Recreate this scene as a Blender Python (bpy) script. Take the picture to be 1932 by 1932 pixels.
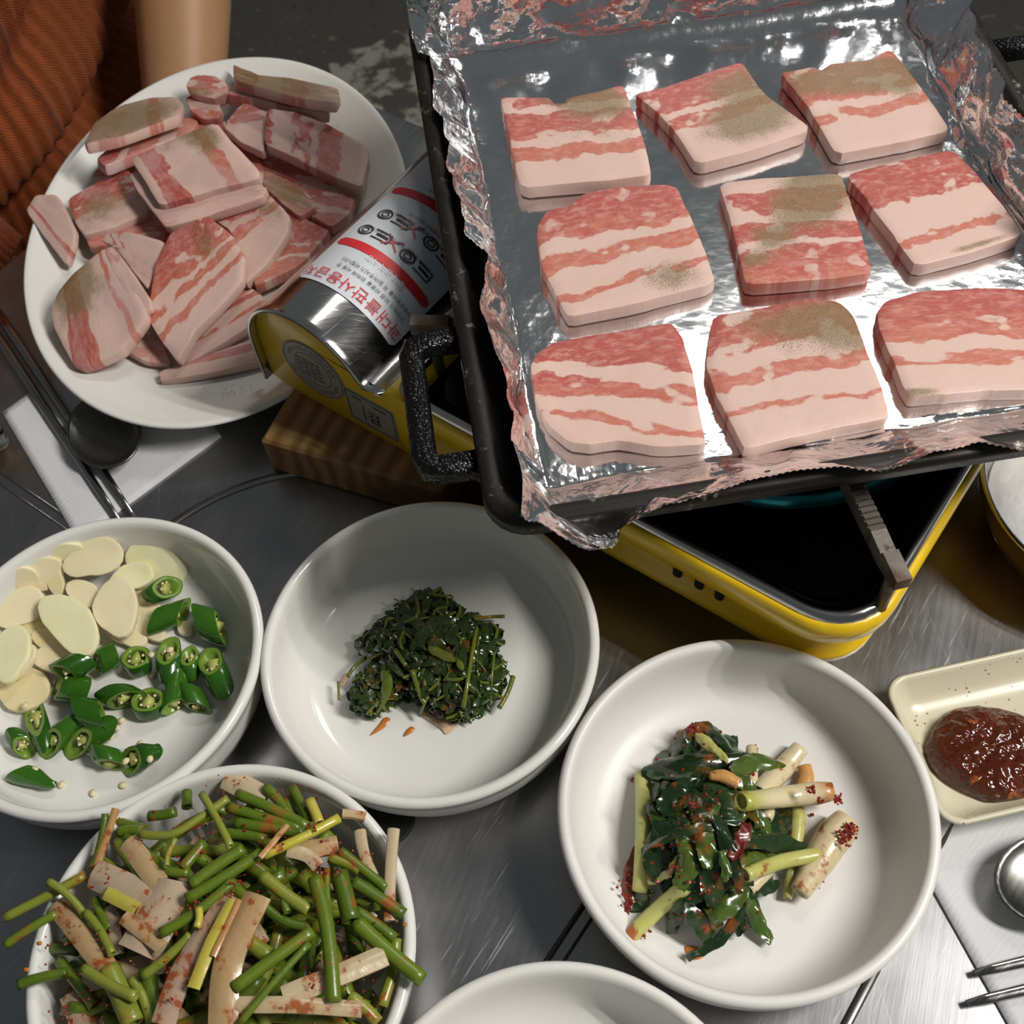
import bpy, bmesh, math, random
import numpy as np
from mathutils import Vector, Matrix, noise as mnoise

# ------------------------------------------------------------------ scene, camera, light
S = bpy.context.scene
COL = S.collection
for o in list(bpy.data.objects):
    bpy.data.objects.remove(o)

TILT, ROLL, FPX, HC = math.radians(33.780), math.radians(-6.962), 2200.0, 0.5573
_rt = Vector((1, 0, 0)); _up = Vector((0, math.cos(TILT), math.sin(TILT)))
FW = Vector((0, math.sin(TILT), -math.cos(TILT)))
RT = math.cos(ROLL) * _rt + math.sin(ROLL) * _up
UP = -math.sin(ROLL) * _rt + math.cos(ROLL) * _up
cd = bpy.data.cameras.new('camera')
cam = bpy.data.objects.new('camera', cd); COL.objects.link(cam)
cd.sensor_fit = 'AUTO'; cd.angle = 2 * math.atan(966 / FPX)
cd.clip_start = 0.02
cd.dof.use_dof = True; cd.dof.focus_distance = 0.57; cd.dof.aperture_fstop = 19.0
M = Matrix.Identity(4)
for i in range(3):
    M[i][0] = RT[i]; M[i][1] = UP[i]; M[i][2] = -FW[i]
M[2][3] = HC
cam.matrix_world = M
S.camera = cam

w = bpy.data.worlds.new('world'); S.world = w; w.use_nodes = True
bg = w.node_tree.nodes['Background']
bg.inputs[0].default_value = (0.92, 0.98, 1.0, 1); bg.inputs[1].default_value = 0.10

def tube_light(name, loc, target, length, power, spin, width=0.028, sep=0.11):
    d = Vector(target) - Vector(loc)
    q = d.to_track_quat('-Z', 'Y').to_matrix().to_4x4() @ Matrix.Rotation(spin, 4, 'Z')
    for k in (-1, 1):
        l = bpy.data.lights.new(name, 'AREA'); l.shape = 'RECTANGLE'
        l.size = length; l.size_y = width; l.energy = power / 2
        l.color = (1.0, 0.97, 0.915)
        o = bpy.data.objects.new(name, l); COL.objects.link(o)
        o.matrix_world = Matrix.Translation(loc) @ q @ Matrix.Translation((0, k * sep / 2, 0))
tube_light('ceiling_tube_light', (1.08, 0.02, 1.40), (0.0, 0.3, 0.0), 0.65, 30, math.radians(60))
tube_light('ceiling_tube_light', (0.62, 1.45, 1.55), (0.1, 0.4, 0.1), 0.65, 6.5, math.radians(20))
S.view_settings.view_transform = 'Standard'; S.view_settings.look = 'None'
S.view_settings.exposure = 0.0; S.view_settings.gamma = 1.0; S.view_settings.use_curve_mapping = False

# ------------------------------------------------------------------ helpers
rnd = random.Random(7)
def ray(px, py):
    return RT * ((px - 966) / FPX) - UP * ((py - 966) / FPX) + FW
CAM = Vector((0, 0, HC))
def P(px, py, z):
    d = ray(px, py); return CAM + d * ((HC - z) / -d.z)
def Pl(px, py, n, c):
    d = ray(px, py); return CAM + d * ((c - CAM).dot(n) / d.dot(n))

def tag(o, label=None, cat=None, group=None, kind=None):
    if label: o['label'] = label
    if cat: o['category'] = cat
    if group: o['group'] = group
    if kind: o['kind'] = kind
    return o
def empty(name, loc, label, cat, group=None):
    o = bpy.data.objects.new(name, None); COL.objects.link(o); o.location = loc
    o.empty_display_size = 0.01
    return tag(o, label, cat, group)
def mesh(name, verts, faces, mat=None, parent=None, loc=None, smooth=True, uv=None, mats=None, fmat=None):
    """one mesh object; verts are in world space, stored relative to the parent (or loc)"""
    me = bpy.data.meshes.new(name)
    off = Vector((0, 0, 0))
    if parent is not None:
        p = parent; off = Vector((0, 0, 0))
        while p is not None:
            off += p.location; p = p.parent
        if loc is not None:
            pass
    elif loc is not None:
        off = Vector(loc)
    me.from_pydata([tuple(Vector(v) - off) for v in verts], [], faces)
    if smooth:
        me.polygons.foreach_set('use_smooth', [True] * len(me.polygons))
    if uv is not None:
        ul = me.uv_layers.new(name='UVMap')
        li = np.empty(len(me.loops), dtype=np.int32); me.loops.foreach_get('vertex_index', li)
        ul.data.foreach_set('uv', np.asarray(uv, dtype=np.float32)[li].ravel())
    if mats:
        for m_ in mats: me.materials.append(m_)
        if fmat is not None: me.polygons.foreach_set('material_index', fmat)
    elif mat:
        me.materials.append(mat)
    me.update()
    if name in SHARP: me.set_sharp_from_angle(angle=math.radians(38))
    o = bpy.data.objects.new(name, me); COL.objects.link(o)
    if parent is not None: o.parent = parent
    elif loc is not None: o.location = loc
    return o
def centroid(vs):
    c = Vector((0, 0, 0))
    for v in vs: c += Vector(v)
    return c / len(vs)
SHARP = {'leek_strip', 'leaf', 'onion_leaf', 'seasoned_greens', 'pork_belly_slice', 'garlic_slice', 'skin', 'flesh'}
class MB:
    def __init__(s): s.v = []; s.f = []; s.uv = []; s.fm = []
    def add(s, v, f, uv=None, m=0):
        b = len(s.v); s.v += [Vector(x) for x in v]; s.f += [tuple(i + b for i in q) for q in f]
        s.fm += [m] * len(f)
        s.uv += list(uv) if uv is not None else [(0, 0)] * len(v)
    def obj(s, name, mat=None, parent=None, loc=None, smooth=True, mats=None):
        return mesh(name, s.v, s.f, mat, parent, loc, smooth, s.uv, mats, s.fm if mats else None)
def loft(rings, close0=True, close1=True, cyc=True):
    n = len(rings[0]); v = []; f = []
    for r in rings: v += [Vector(p) for p in r]
    for i in range(len(rings) - 1):
        for j in range(n if cyc else n - 1):
            k = (j + 1) % n
            f.append((i * n + j, i * n + k, (i + 1) * n + k, (i + 1) * n + j))
    if close0:
        v.append(centroid(rings[0])); c = len(v) - 1
        f += [(c, (j + 1) % n, j) for j in range(n)]
    if close1:
        v.append(centroid(rings[-1])); c = len(v) - 1; b = (len(rings) - 1) * n
        f += [(c, b + j, b + (j + 1) % n) for j in range(n)]
    return v, f
def lathe(prof, c, n=96, sx=1, sy=1, rot=0):
    rings = []
    for r, z in prof:
        r = max(r, 1e-5); ring = []
        for j in range(n):
            a = 2 * math.pi * j / n
            x, y = r * math.cos(a) * sx, r * math.sin(a) * sy
            ring.append((c[0] + x * math.cos(rot) - y * math.sin(rot), c[1] + x * math.sin(rot) + y * math.cos(rot), c[2] + z))
        rings.append(ring)
    return loft(rings, False, False)
def frames(pts):
    pts = [Vector(p) for p in pts]; out = []
    t0 = None
    for i, p in enumerate(pts):
        t = (pts[min(i + 1, len(pts) - 1)] - pts[max(i - 1, 0)]).normalized()
        up = Vector((0, 0, 1))
        if abs(t.z) > 0.95: up = Vector((0, 1, 0))
        s = t.cross(up).normalized(); n = s.cross(t).normalized()
        out.append((p, t, s, n))
    return out
def smooth_path(pts, k=4):
    pts = [Vector(p) for p in pts]
    if len(pts) < 3:
        return [pts[0].lerp(pts[-1], i / (k + 1)) for i in range(k + 2)]
    out = []
    for i in range(len(pts) - 1):
        p0 = pts[max(i - 1, 0)]; p1 = pts[i]; p2 = pts[i + 1]; p3 = pts[min(i + 2, len(pts) - 1)]
        for j in range(k):
            t = j / k
            out.append(0.5 * ((2 * p1) + (p2 - p0) * t + (2 * p0 - 5 * p1 + 4 * p2 - p3) * t * t + (-p0 + 3 * p1 - 3 * p2 + p3) * t ** 3))
    out.append(pts[-1]); return out
def tube(pts, rad, n=8, flat=1.0, hollow=0.0, jit=0.0, seed=0):
    """tube along pts; rad = float or list; flat squashes the section; hollow gives open cupped ends"""
    fr = frames(pts); m = len(fr)
    R = [rad] * m if not hasattr(rad, '__len__') else list(np.interp(np.linspace(0, 1, m), np.linspace(0, 1, len(rad)), rad))
    rings = []; rr = random.Random(seed)
    def ring(p, s, nn, r):
        return [p + s * (math.cos(2 * math.pi * j / n) * r) + nn * (math.sin(2 * math.pi * j / n) * r * flat) for j in range(n)]
    for i, (p, t, s, nn) in enumerate(fr):
        rings.append(ring(p, s, nn, R[i] * (1 + jit * (rr.random() - .5))))
    if hollow > 0:
        p, t, s, nn = fr[0]
        rings.insert(0, ring(p, s, nn, R[0] * 0.72)); rings.insert(0, ring(p + t * R[0] * hollow, s, nn, R[0] * 0.6))
        p, t, s, nn = fr[-1]
        rings.append(ring(p, s, nn, R[-1] * 0.72)); rings.append(ring(p - t * R[-1] * hollow, s, nn, R[-1] * 0.6))
    return loft(rings)
def ribbon(pts, width, thick=0.0008, curl=0.3, wav=0.15, seed=0, nw=5, taper=(1, 1), twist=0.0, crumple=0.0):
    """a leaf strip: pts spine, width, cupped across, wavy edges, real thickness"""
    fr = frames(pts); m = len(fr); rr = random.Random(seed); ph = rr.random() * 9
    top = []; 
    for i, (p, t, s, nn) in enumerate(fr):
        u = i / (m - 1)
        k = min(1, taper[0] + (1 - taper[0]) * min(1, u * 4)) * min(1, taper[1] + (1 - taper[1]) * min(1, (1 - u) * 3))
        a = twist * (u - .5)
        s2 = s * math.cos(a) + nn * math.sin(a); n2 = nn * math.cos(a) - s * math.sin(a)
        row = []
        for j in range(nw):
            q = 2 * j / (nw - 1) - 1
            h = curl * (q * q) * width * .5 + wav * width * .5 * math.sin(ph + u * 9 + q * 2.2) * (0.3 + abs(q))
            w0 = p + s2 * (q * width * .5 * k) - n2 * h * k
            if crumple: w0 = w0 + mnoise.noise_vector(w0 * 190) * crumple + mnoise.noise_vector(w0 * 480) * crumple * .5
            row.append(w0)
        top.append((row, n2))
    rings = []
    for row, n2 in top:
        rings.append([v + n2 * thick * .5 for v in row] + [v - n2 * thick * .5 for v in reversed(row)])
    return loft(rings)
def boxv(c, hx, hy, hz, ax=Vector((1, 0, 0)), ay=Vector((0, 1, 0)), bev=0.0):
    az = ax.cross(ay)
    c = Vector(c); b = bev
    rings = []
    for z, k in ((-hz, b), (-hz + b, 0), (hz - b, 0), (hz, b)) if b > 0 else ((-hz, 0), (hz, 0)):
        x, y = hx - k, hy - k
        if b > 0:
            pts = []
            for sx, sy, a0 in ((1, 1, 0), (-1, 1, 90), (-1, -1, 180), (1, -1, 270)):
                for a in (0, 45, 90):
                    aa = math.radians(a0 + a)
                    pts.append((sx * (x - b) + b * math.cos(aa), sy * (y - b) + b * math.sin(aa)))
        else:
            pts = [(x, y), (-x, y), (-x, -y), (x, -y)]
        rings.append([c + ax * p[0] + ay * p[1] + az * z for p in pts])
    return loft(rings)
def rrect(x0, y0, x1, y1, r, n=6):
    """rounded rectangle outline, counter-clockwise; r = radius or 4 radii (x1y1, x0y1, x0y0, x1y0)"""
    rs = r if hasattr(r, '__len__') else [r] * 4
    out = []
    for (cx, cy, a0), q in zip((((x1), (y1), 0), ((x0), (y1), 90), ((x0), (y0), 180), ((x1), (y0), 270)), rs):
        sx = -1 if cx == x1 else 1; sy = -1 if cy == y1 else 1
        for k in range(n + 1):
            a = math.radians(a0 + 90 * k / n)
            out.append((cx + sx * q + q * math.cos(a), cy + sy * q + q * math.sin(a)))
    return out
def chaikin(pts, it=2, q=0.2):
    for _ in range(it):
        out = []
        for i in range(len(pts)):
            a = Vector(pts[i]); b = Vector(pts[(i + 1) % len(pts)])
            out.append(a.lerp(b, q)); out.append(a.lerp(b, 1 - q))
        pts = out
    return pts
def homography(src):
    dst = [(0, 0), (1, 0), (1, 1), (0, 1)]
    A = []; B = []
    for (x, y), (u, v) in zip(src, dst):
        A += [[x, y, 1, 0, 0, 0, -u * x, -u * y], [0, 0, 0, x, y, 1, -v * x, -v * y]]; B += [u, v]
    h = np.linalg.solve(np.array(A, float), np.array(B, float))
    def f(x, y):
        k = h[6] * x + h[7] * y + 1
        return ((h[0] * x + h[1] * y + h[2]) / k, (h[3] * x + h[4] * y + h[5]) / k)
    return f

# ------------------------------------------------------------------ materials
class NT:
    def __init__(s, name):
        s.m = bpy.data.materials.new(name); s.m.use_nodes = True
        s.t = s.m.node_tree; s.b = s.t.nodes['Principled BSDF']
    def n(s, typ, **kw):
        x = s.t.nodes.new('ShaderNode' + typ)
        for k, v in kw.items(): setattr(x, k, v)
        return x
    def l(s, a, b): s.t.links.new(a, b)
    def val(s, sock, v):
        if hasattr(v, 'default_value') or hasattr(v, 'is_output'): s.l(v, sock)
        else: sock.default_value = v
    def math(s, op, a, b=0.0, c=None, clamp=False):
        x = s.n('Math', operation=op); x.use_clamp = clamp
        s.val(x.inputs[0], a); s.val(x.inputs[1], b)
        if c is not None: s.val(x.inputs[2], c)
        return x.outputs[0]
    def smooth(s, x, a, b):
        r = s.n('MapRange', interpolation_type='SMOOTHSTEP'); s.val(r.inputs[0], x)
        r.inputs[1].default_value = a; r.inputs[2].default_value = b; return r.outputs[0]
    def coord(s, kind='Object', scale=(1, 1, 1), loc=(0, 0, 0), rot=(0, 0, 0)):
        c = s.n('TexCoord'); mp = s.n('Mapping'); s.l(c.outputs[kind], mp.inputs[0])
        mp.inputs['Scale'].default_value = scale; mp.inputs['Location'].default_value = loc; mp.inputs['Rotation'].default_value = rot
        return mp.outputs[0]
    def aniso(s, ang, sx, sy, sz=20):
        c = s.n('TexCoord'); m1 = s.n('Mapping'); m2 = s.n('Mapping'); s.l(c.outputs['Object'], m1.inputs[0]); s.l(m1.outputs[0], m2.inputs[0])
        m1.inputs['Rotation'].default_value = (0, 0, -ang); m2.inputs['Scale'].default_value = (sx, sy, sz); return m2.outputs[0]
    def noise(s, vec, scale, detail=3, rough=0.55, dist=0.0):
        x = s.n('TexNoise'); s.l(vec, x.inputs['Vector']); x.inputs['Scale'].default_value = scale
        x.inputs['Detail'].default_value = detail; x.inputs['Roughness'].default_value = rough; x.inputs['Distortion'].default_value = dist
        return x.outputs['Fac']
    def voro(s, vec, scale, feature='F1', out='Distance'):
        x = s.n('TexVoronoi', feature=feature); s.l(vec, x.inputs['Vector']); x.inputs['Scale'].default_value = scale
        return x.outputs[out]
    def ramp(s, fac, stops, interp='LINEAR'):
        x = s.n('ValToRGB'); r = x.color_ramp; r.interpolation = interp
        while len(r.elements) < len(stops): r.elements.new(0.5)
        for e, (p, c) in zip(r.elements, stops):
            e.position = p; e.color = (c, c, c, 1) if not hasattr(c, '__len__') else (*c, 1)
        s.val(x.inputs[0], fac); return x.outputs[0]
    def mix(s, fac, a, b, typ='MIX'):
        x = s.n('Mix', data_type='RGBA', blend_type=typ)
        s.val(x.inputs[0], fac)
        for sock, v in ((x.inputs[6], a), (x.inputs[7], b)):
            if hasattr(v, 'is_output'): s.l(v, sock)
            else: sock.default_value = (*v, 1)
        return x.outputs[2]
    def bump(s, h, strength=0.3, dist=0.001):
        x = s.n('Bump'); s.l(h, x.inputs['Height']); x.inputs['Strength'].default_value = strength; x.inputs['Distance'].default_value = dist
        s.l(x.outputs[0], s.b.inputs['Normal'])
    def set(s, color=None, rough=None, metal=None, **kw):
        for k, v in (('Base Color', color), ('Roughness', rough), ('Metallic', metal)):
            if v is None: continue
            if hasattr(v, 'is_output'): s.l(v, s.b.inputs[k])
            else: s.b.inputs[k].default_value = (*v, 1) if hasattr(v, '__len__') else v
        for k, v in kw.items(): s.b.inputs[k.replace('_', ' ')].default_value = v
        return s.m
def simple(name, color, rough=0.5, metal=0.0, var=0.0, scale=60, bump=0.0, bscale=200, **kw):
    t = NT(name)
    v = t.coord()
    if var > 0:
        n = t.noise(v, scale)
        c = t.mix(n, tuple(max(0, x * (1 - var)) for x in color), tuple(min(1, x * (1 + var)) for x in color))
    else: c = color
    t.set(c, rough, metal, **kw)
    if bump > 0: t.bump(t.noise(v, bscale), bump, 0.001)
    return t.m

def steel(name, base, rough, rot, bumpk=0.12, dirt=True):
    t = NT(name)
    a = t.aniso(rot, 16, 420); b = t.coord('Object', (60, 60, 60))
    n1 = t.noise(a, 1.0, 4, .7); n2 = t.noise(t.aniso(rot - .25, 22, 620), 1.0, 3, .7); n2b = t.noise(t.aniso(rot + .5, 26, 700), 1.0, 2, .6)
    n3 = t.noise(b, 0.35, 3)
    sc = t.math('ADD', t.smooth(n2, .62, .74), t.math('MULTIPLY', t.smooth(n2b, .66, .78), .35), clamp=True)
    r = t.math('ADD', t.math('MULTIPLY', t.math('SUBTRACT', n1, .5), .16), rough)
    r = t.math('ADD', r, t.math('MULTIPLY', t.math('SUBTRACT', n3, .5), .25))
    r = t.math('ADD', r, t.math('MULTIPLY', sc, .2), clamp=True)
    c = t.mix(n3, tuple(x * .78 for x in base), tuple(x * 1.12 for x in base)); c = t.mix(t.math('MULTIPLY', sc, .20), c, tuple(min(1, x * 1.9) for x in base))
    t.set(c, r, 1.0)
    t.bump(t.math('ADD', n1, t.math('MULTIPLY', sc, .4)), bumpk, .0006)
    return t.m
M_TABLE = steel('brushed_steel', (.36, .36, .37), .34, math.radians(65), .05)
M_STEEL = steel('polished_steel', (.62, .61, .60), .17, 0.3, .03)
M_CUTLERY = steel('cutlery_steel', (.34, .33, .32), .2, 0.8, .02)
M_SPOON = steel('dull_spoon_steel', (.17, .17, .16), .30, 0.8, .02)
M_WHITE = simple('white_glaze', (.74, .73, .69), .14, var=.015, scale=8)
M_MELA = simple('white_melamine', (.73, .715, .685), .42, var=.015, scale=8)
M_CREAM = None
def speckled():
    t = NT('cream_speckled_glaze'); v = t.coord()
    sp = t.voro(v, 380); n = t.noise(v, 90)
    f = t.math('MULTIPLY', t.math('LESS_THAN', sp, .22), t.math('GREATER_THAN', n, .58))
    c = t.mix(f, (.62, .575, .43), (.23, .16, .09))
    return t.set(c, .3)
M_CREAM = speckled()
M_YELLOW = simple('yellow_enamel', (.78, .50, .008), .33, var=.06, scale=20, Coat_Weight=.3)
M_BLACKPLATE = NT('dark_steel_plate')
_v = M_BLACKPLATE.coord(); M_BLACKPLATE = M_BLACKPLATE.set((.09, .09, .10), .16, 1.0)
M_SEAM = simple('seam_steel', (.26, .255, .25), .25, 1.0)
M_RIMSTEEL = simple('steel_trim', (.5, .49, .48), .2, 1.0)
M_TEAL = simple('teal_heat_tinted_steel', (.02, .16, .17), .3, 1.0)
M_DARK = simple('black_void', (.006, .006, .006), .8)
M_RUBBER = simple('black_rubber', (.012, .012, .014), .45)
def iron():
    t = NT('pebbled_black_cast_iron'); v = t.coord()
    d = t.voro(v, 520); n = t.noise(v, 260)
    t.set((.004, .004, .0045), t.math('ADD', t.math('MULTIPLY', n, .2), .12), 0.0, Specular_IOR_Level=.35)
    t.bump(t.math('ADD', t.math('MULTIPLY', d, -1.0), n), .8, .0009)
    return t.m
M_IRON = iron()
M_PAN = simple('black_seasoned_iron', (.010, .009, .009), .5, var=.3, scale=40, bump=.15, bscale=400)
def wornrim():
    t = NT('worn_iron_rim'); v = t.coord('Object', (8, 60, 200))
    n = t.noise(t.coord(), 120, 5, .7); e = t.smooth(n, .585, .70)
    t.set(t.mix(e, (.03, .026, .024), (.34, .30, .26)), t.math('ADD', .35, t.math('MULTIPLY', n, .3)), .7)
    t.bump(n, .3, .0006); return t.m
M_RIM = wornrim()
def rusty():
    t = NT('scorched_rusty_steel'); v = t.coord()
    n = t.noise(v, 90, 5, .65); n2 = t.noise(v, 30)
    c = t.mix(t.smooth(n2, .4, .6), (.22, .195, .17), (.11, .07, .045)); c = t.mix(t.smooth(n, .55, .7), c, (.05, .035, .03))
    t.set(c, .5, .6); t.bump(n, .5, .0006); return t.m
M_RUST = rusty()
def wood():
    t = NT('rough_sawn_wood'); v = t.aniso(math.radians(60), .35, 1, 1)
    wv = t.n('TexWave', wave_type='BANDS', bands_direction='Y'); t.l(v, wv.inputs[0])
    wv.inputs['Scale'].default_value = 26; wv.inputs['Distortion'].default_value = 3.5; wv.inputs['Detail'].default_value = 3; wv.inputs['Detail Scale'].default_value = 1.6
    n = t.noise(t.aniso(math.radians(60), 30, 300, 60), 1, 4)
    st = t.noise(t.coord(), 14, 3)
    c = t.mix(wv.outputs['Fac'], (.19, .095, .028), (.36, .21, .072)); c = t.mix(t.smooth(st, .5, .66), c, (.09, .045, .018))
    c = t.mix(t.math('MULTIPLY', n, .35), c, (.12, .06, .02))
    t.set(c, .65); t.bump(n, .4, .001); return t.m
M_WOOD = wood()
def foil():
    t = NT('crinkled_aluminium_foil'); v = t.coord('UV')
    d1 = t.n('TexVoronoi', feature='F1', distance='MANHATTAN'); t.l(t.coord('UV', rot=(0, 0, .6)), d1.inputs['Vector']); d1.inputs['Scale'].default_value = 9; d1 = d1.outputs['Distance']
    n1 = t.n('TexVoronoi', feature='F1', distance='MANHATTAN'); t.l(t.coord('UV', rot=(0, 0, .1)), n1.inputs['Vector']); n1.inputs['Scale'].default_value = 21; n1 = t.math('MULTIPLY', n1.outputs['Distance'], .35)
    n2 = t.noise(v, 40, 3, .6)
    at = t.n('Attribute', attribute_name='crinkle'); k = at.outputs['Fac']
    h = t.math('ADD', t.math('MULTIPLY', d1, .5), t.math('ADD', t.math('MULTIPLY', n1, .9), t.math('MULTIPLY', n2, .10)))
    h = t.math('MULTIPLY', h, k)
    r = t.math('ADD', .06, t.math('MULTIPLY', t.noise(v, 3), .10))
    t.set((.86, .865, .88), r, 1.0); t.bump(h, .5, .004); return t.m
M_FOIL = foil()
def paper():
    t = NT('embossed_paper_napkin'); v = t.coord()
    wv = t.n('TexWave', wave_type='BANDS'); t.l(t.coord('Object', (1, 1, 1), rot=(0, 0, .9)), wv.inputs[0])
    wv.inputs['Scale'].default_value = 120; wv.inputs['Distortion'].default_value = 6; wv.inputs['Detail'].default_value = 2
    n = t.noise(v, 260, 3)
    t.set((.62, .62, .635), .85); t.bump(t.math('ADD', t.math('MULTIPLY', wv.outputs['Fac'], .5), n), .3, .0004); return t.m
M_PAPER = paper()
def knit():
    t = NT('rust_orange_rib_knit'); v = t.coord('UV')
    n = t.noise(t.coord('Object'), 160, 3); n2 = t.noise(t.coord('Object'), 9, 3)
    wv = t.n('TexWave', wave_type='BANDS', bands_direction='X'); t.l(v, wv.inputs[0])
    wv.inputs['Scale'].default_value = 1.0; wv.inputs['Distortion'].default_value = .6; wv.inputs['Detail'].default_value = 1
    st = t.n('TexWave', wave_type='BANDS', bands_direction='DIAGONAL'); t.l(v, st.inputs[0])
    st.inputs['Scale'].default_value = 2.6; st.inputs['Distortion'].default_value = 2
    c = t.mix(n, (.21, .040, .005), (.36, .078, .011)); c = t.mix(t.math('MULTIPLY', t.smooth(st.outputs['Fac'], .35, .0), .35), c, (.14, .022, .004))
    t.set(c, .95, Sheen_Weight=.08)
    t.bump(t.math('ADD', n, st.outputs['Fac']), .7, .0018); return t.m
M_KNIT = knit()
def skin():
    t = NT('arm_skin'); v = t.coord(); n = t.noise(v, 25, 4)
    t.set(t.mix(n, (.36, .19, .09), (.45, .25, .125)), .5, Subsurface_Weight=.08, Subsurface_Radius=(.01, .004, .002), Subsurface_Scale=.3)
    t.bump(t.noise(v, 420, 2), .12, .0006); return t.m
M_SKIN = skin()
M_JEAN = simple('grey_blue_denim', (.05, .062, .085), .9, var=.3, scale=200, bump=.4, bscale=500)
M_HAIR = simple('dark_hair', (.02, .014, .01), .5)
def concrete():
    t = NT('dark_concrete'); v = t.coord(); n = t.noise(v, 9, 6, .65); n2 = t.noise(v, 60, 3); p = t.smooth(t.noise(v, 45, 2), .66, .76)
    c = t.mix(n, (.050, .048, .040), (.095, .09, .075)); c = t.mix(p, c, (.16, .15, .12)); c = t.mix(t.smooth(n2, .6, .75), c, (.03, .03, .025))
    t.set(c, .8); t.bump(n2, .4, .004); return t.m
M_FLOOR = concrete()
def paint():
    t = NT('worn_white_floor_paint'); v = t.coord(); n = t.noise(v, 14, 5, .65)
    t.set(t.mix(t.smooth(n, .46, .56), (.33, .33, .28), (.075, .07, .06)), .8); return t.m
M_PAINT = paint()

LEAN_A, LEAN_B, FAT_A, FAT_B = (.51, .155, .10), (.42, .082, .066), (.63, .405, .335), (.67, .495, .43)
def meat(name, bands, pepper=(), seed=0.0, amp=.10, marb=.55, slant=0.0, frost=0.0, redtop=.5, sc=(1, 1)):
    """pork belly: bands = [(t, leanness)], pepper = [(s, t, rs, rt, strength)] in the slice's own UV"""
    t = NT(name)
    c = t.n('TexCoord'); sep = t.n('SeparateXYZ'); t.l(c.outputs['UV'], sep.inputs[0])
    s_, t_ = sep.outputs[0], sep.outputs[1]
    v1 = t.coord('UV', (2.6 * sc[0], 3.2 * sc[1], 1), (seed, seed * .7, seed)); n1 = t.noise(v1, 1, 3, .5)
    v2 = t.coord('UV', (11 * sc[0], 20 * sc[1], 1), (seed * 2, seed, 0)); n2 = t.noise(v2, 1, 4, .6, .4)
    v3 = t.coord('UV', (5 * sc[0], 15 * sc[1], 1), (seed * 3, seed, 2)); n3 = t.noise(v3, 1, 3, .5, .8)
    v4 = t.coord('UV', (120, 120, 1)); n4 = t.noise(v4, 1, 4, .7)
    v5 = t.coord('UV', (7 * sc[0], 9 * sc[1], 1), (seed, 0, 5)); n5 = t.noise(v5, 1, 3, .55)
    v6 = t.coord('UV', (3.5 * sc[0], 5 * sc[1], 1), (seed * 4, 2, 5)); n6 = t.noise(v6, 1, 2, .5)
    tt = t.math('ADD', t_, t.math('MULTIPLY', t.math('SUBTRACT', n1, .5), amp * 2.4))
    tt = t.math('ADD', tt, t.math('MULTIPLY', t.math('SUBTRACT', n5, .5), .11))
    if slant: tt = t.math('SUBTRACT', tt, t.math('MULTIPLY', t.math('SUBTRACT', s_, .5), slant))
    L = t.ramp(tt, bands, 'LINEAR')
    L = t.math('ADD', L, t.math('MULTIPLY', t.math('SUBTRACT', n2, .5), marb))
    L = t.math('SUBTRACT', L, t.math('MULTIPLY', t.smooth(n6, .53, .66), .56))
    m = t.smooth(L, .33, .65)
    vein = t.smooth(t.math('ABSOLUTE', t.math('SUBTRACT', n3, .5)), .0, .05)
    m = t.math('MULTIPLY', m, t.math('ADD', t.math('MULTIPLY', vein, .13), .87))
    lean = t.mix(t.smooth(t.math('ADD', t.math('SUBTRACT', 1.0, t_), t.math('MULTIPLY', n5, .9)), 1.35 - redtop, 1.75 - redtop), LEAN_A, LEAN_B)
    lean = t.mix(t.math('MULTIPLY', t.smooth(n2, .46, .66), .6), lean, (.60, .29, .24))
    lean = t.mix(t.math('MULTIPLY', t.smooth(n4, .45, .75), .25), lean, (.36, .06, .05))
    fat = t.mix(t.math('ADD', t.math('MULTIPLY', n1, .6), t.math('MULTIPLY', n2, .4)), FAT_A, FAT_B)
    col = t.mix(m, fat, lean)
    if frost: col = t.mix(t.math('MULTIPLY', t.smooth(n1, .42, .62), frost), col, (.52, .33, .31))
    if pepper:
        d = None
        for (ps, pt, rs, rt, k) in pepper:
            rs *= 1.08; rt *= 1.1; k *= 1.05
            a = t.math('DIVIDE', t.math('SUBTRACT', s_, ps), rs); b = t.math('DIVIDE', t.math('SUBTRACT', t_, pt), rt)
            q = t.math('ADD', t.math('MULTIPLY', a, a), t.math('MULTIPLY', b, b))
            g = t.math('MULTIPLY', t.math('POWER', 2.718, t.math('MULTIPLY', q, -1.0)), k)
            d = g if d is None else t.math('ADD', d, g)
        big = t.noise(t.coord('UV', (6, 6, 1), (seed, 3, 1)), 1, 3)
        e = t.math('ADD', d, t.math('MULTIPLY', t.math('SUBTRACT', big, .5), .9))
        veil = t.smooth(t.math('ADD', e, t.math('MULTIPLY', t.math('SUBTRACT', n4, .5), 2.4)), .35, .95)
        gn = t.n('NewGeometry'); sz = t.n('SeparateXYZ'); t.l(gn.outputs['Normal'], sz.inputs[0]); topm = t.smooth(sz.outputs[2], .45, .75)
        veil = t.math('MULTIPLY', veil, topm)
        col = t.mix(t.math('MULTIPLY', veil, .78), col, (.20, .145, .06))
        sp = t.voro(t.coord('UV', (75, 75, 1), (seed, 0, 0)), 1)
        dot = t.math('MULTIPLY', t.math('MULTIPLY', topm, t.math('LESS_THAN', sp, .26)), t.smooth(t.math('ADD', e, t.math('MULTIPLY', n1, .5)), .35, .9))
        col = t.mix(t.math('MULTIPLY', dot, .85), col, (.07, .05, .03))
    r = t.math('ADD', .30, t.math('MULTIPLY', n4, .25))
    t.set(col, r, 0.0, Subsurface_Weight=.10, Subsurface_Radius=(.006, .002, .0015), Subsurface_Scale=.4)
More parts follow.
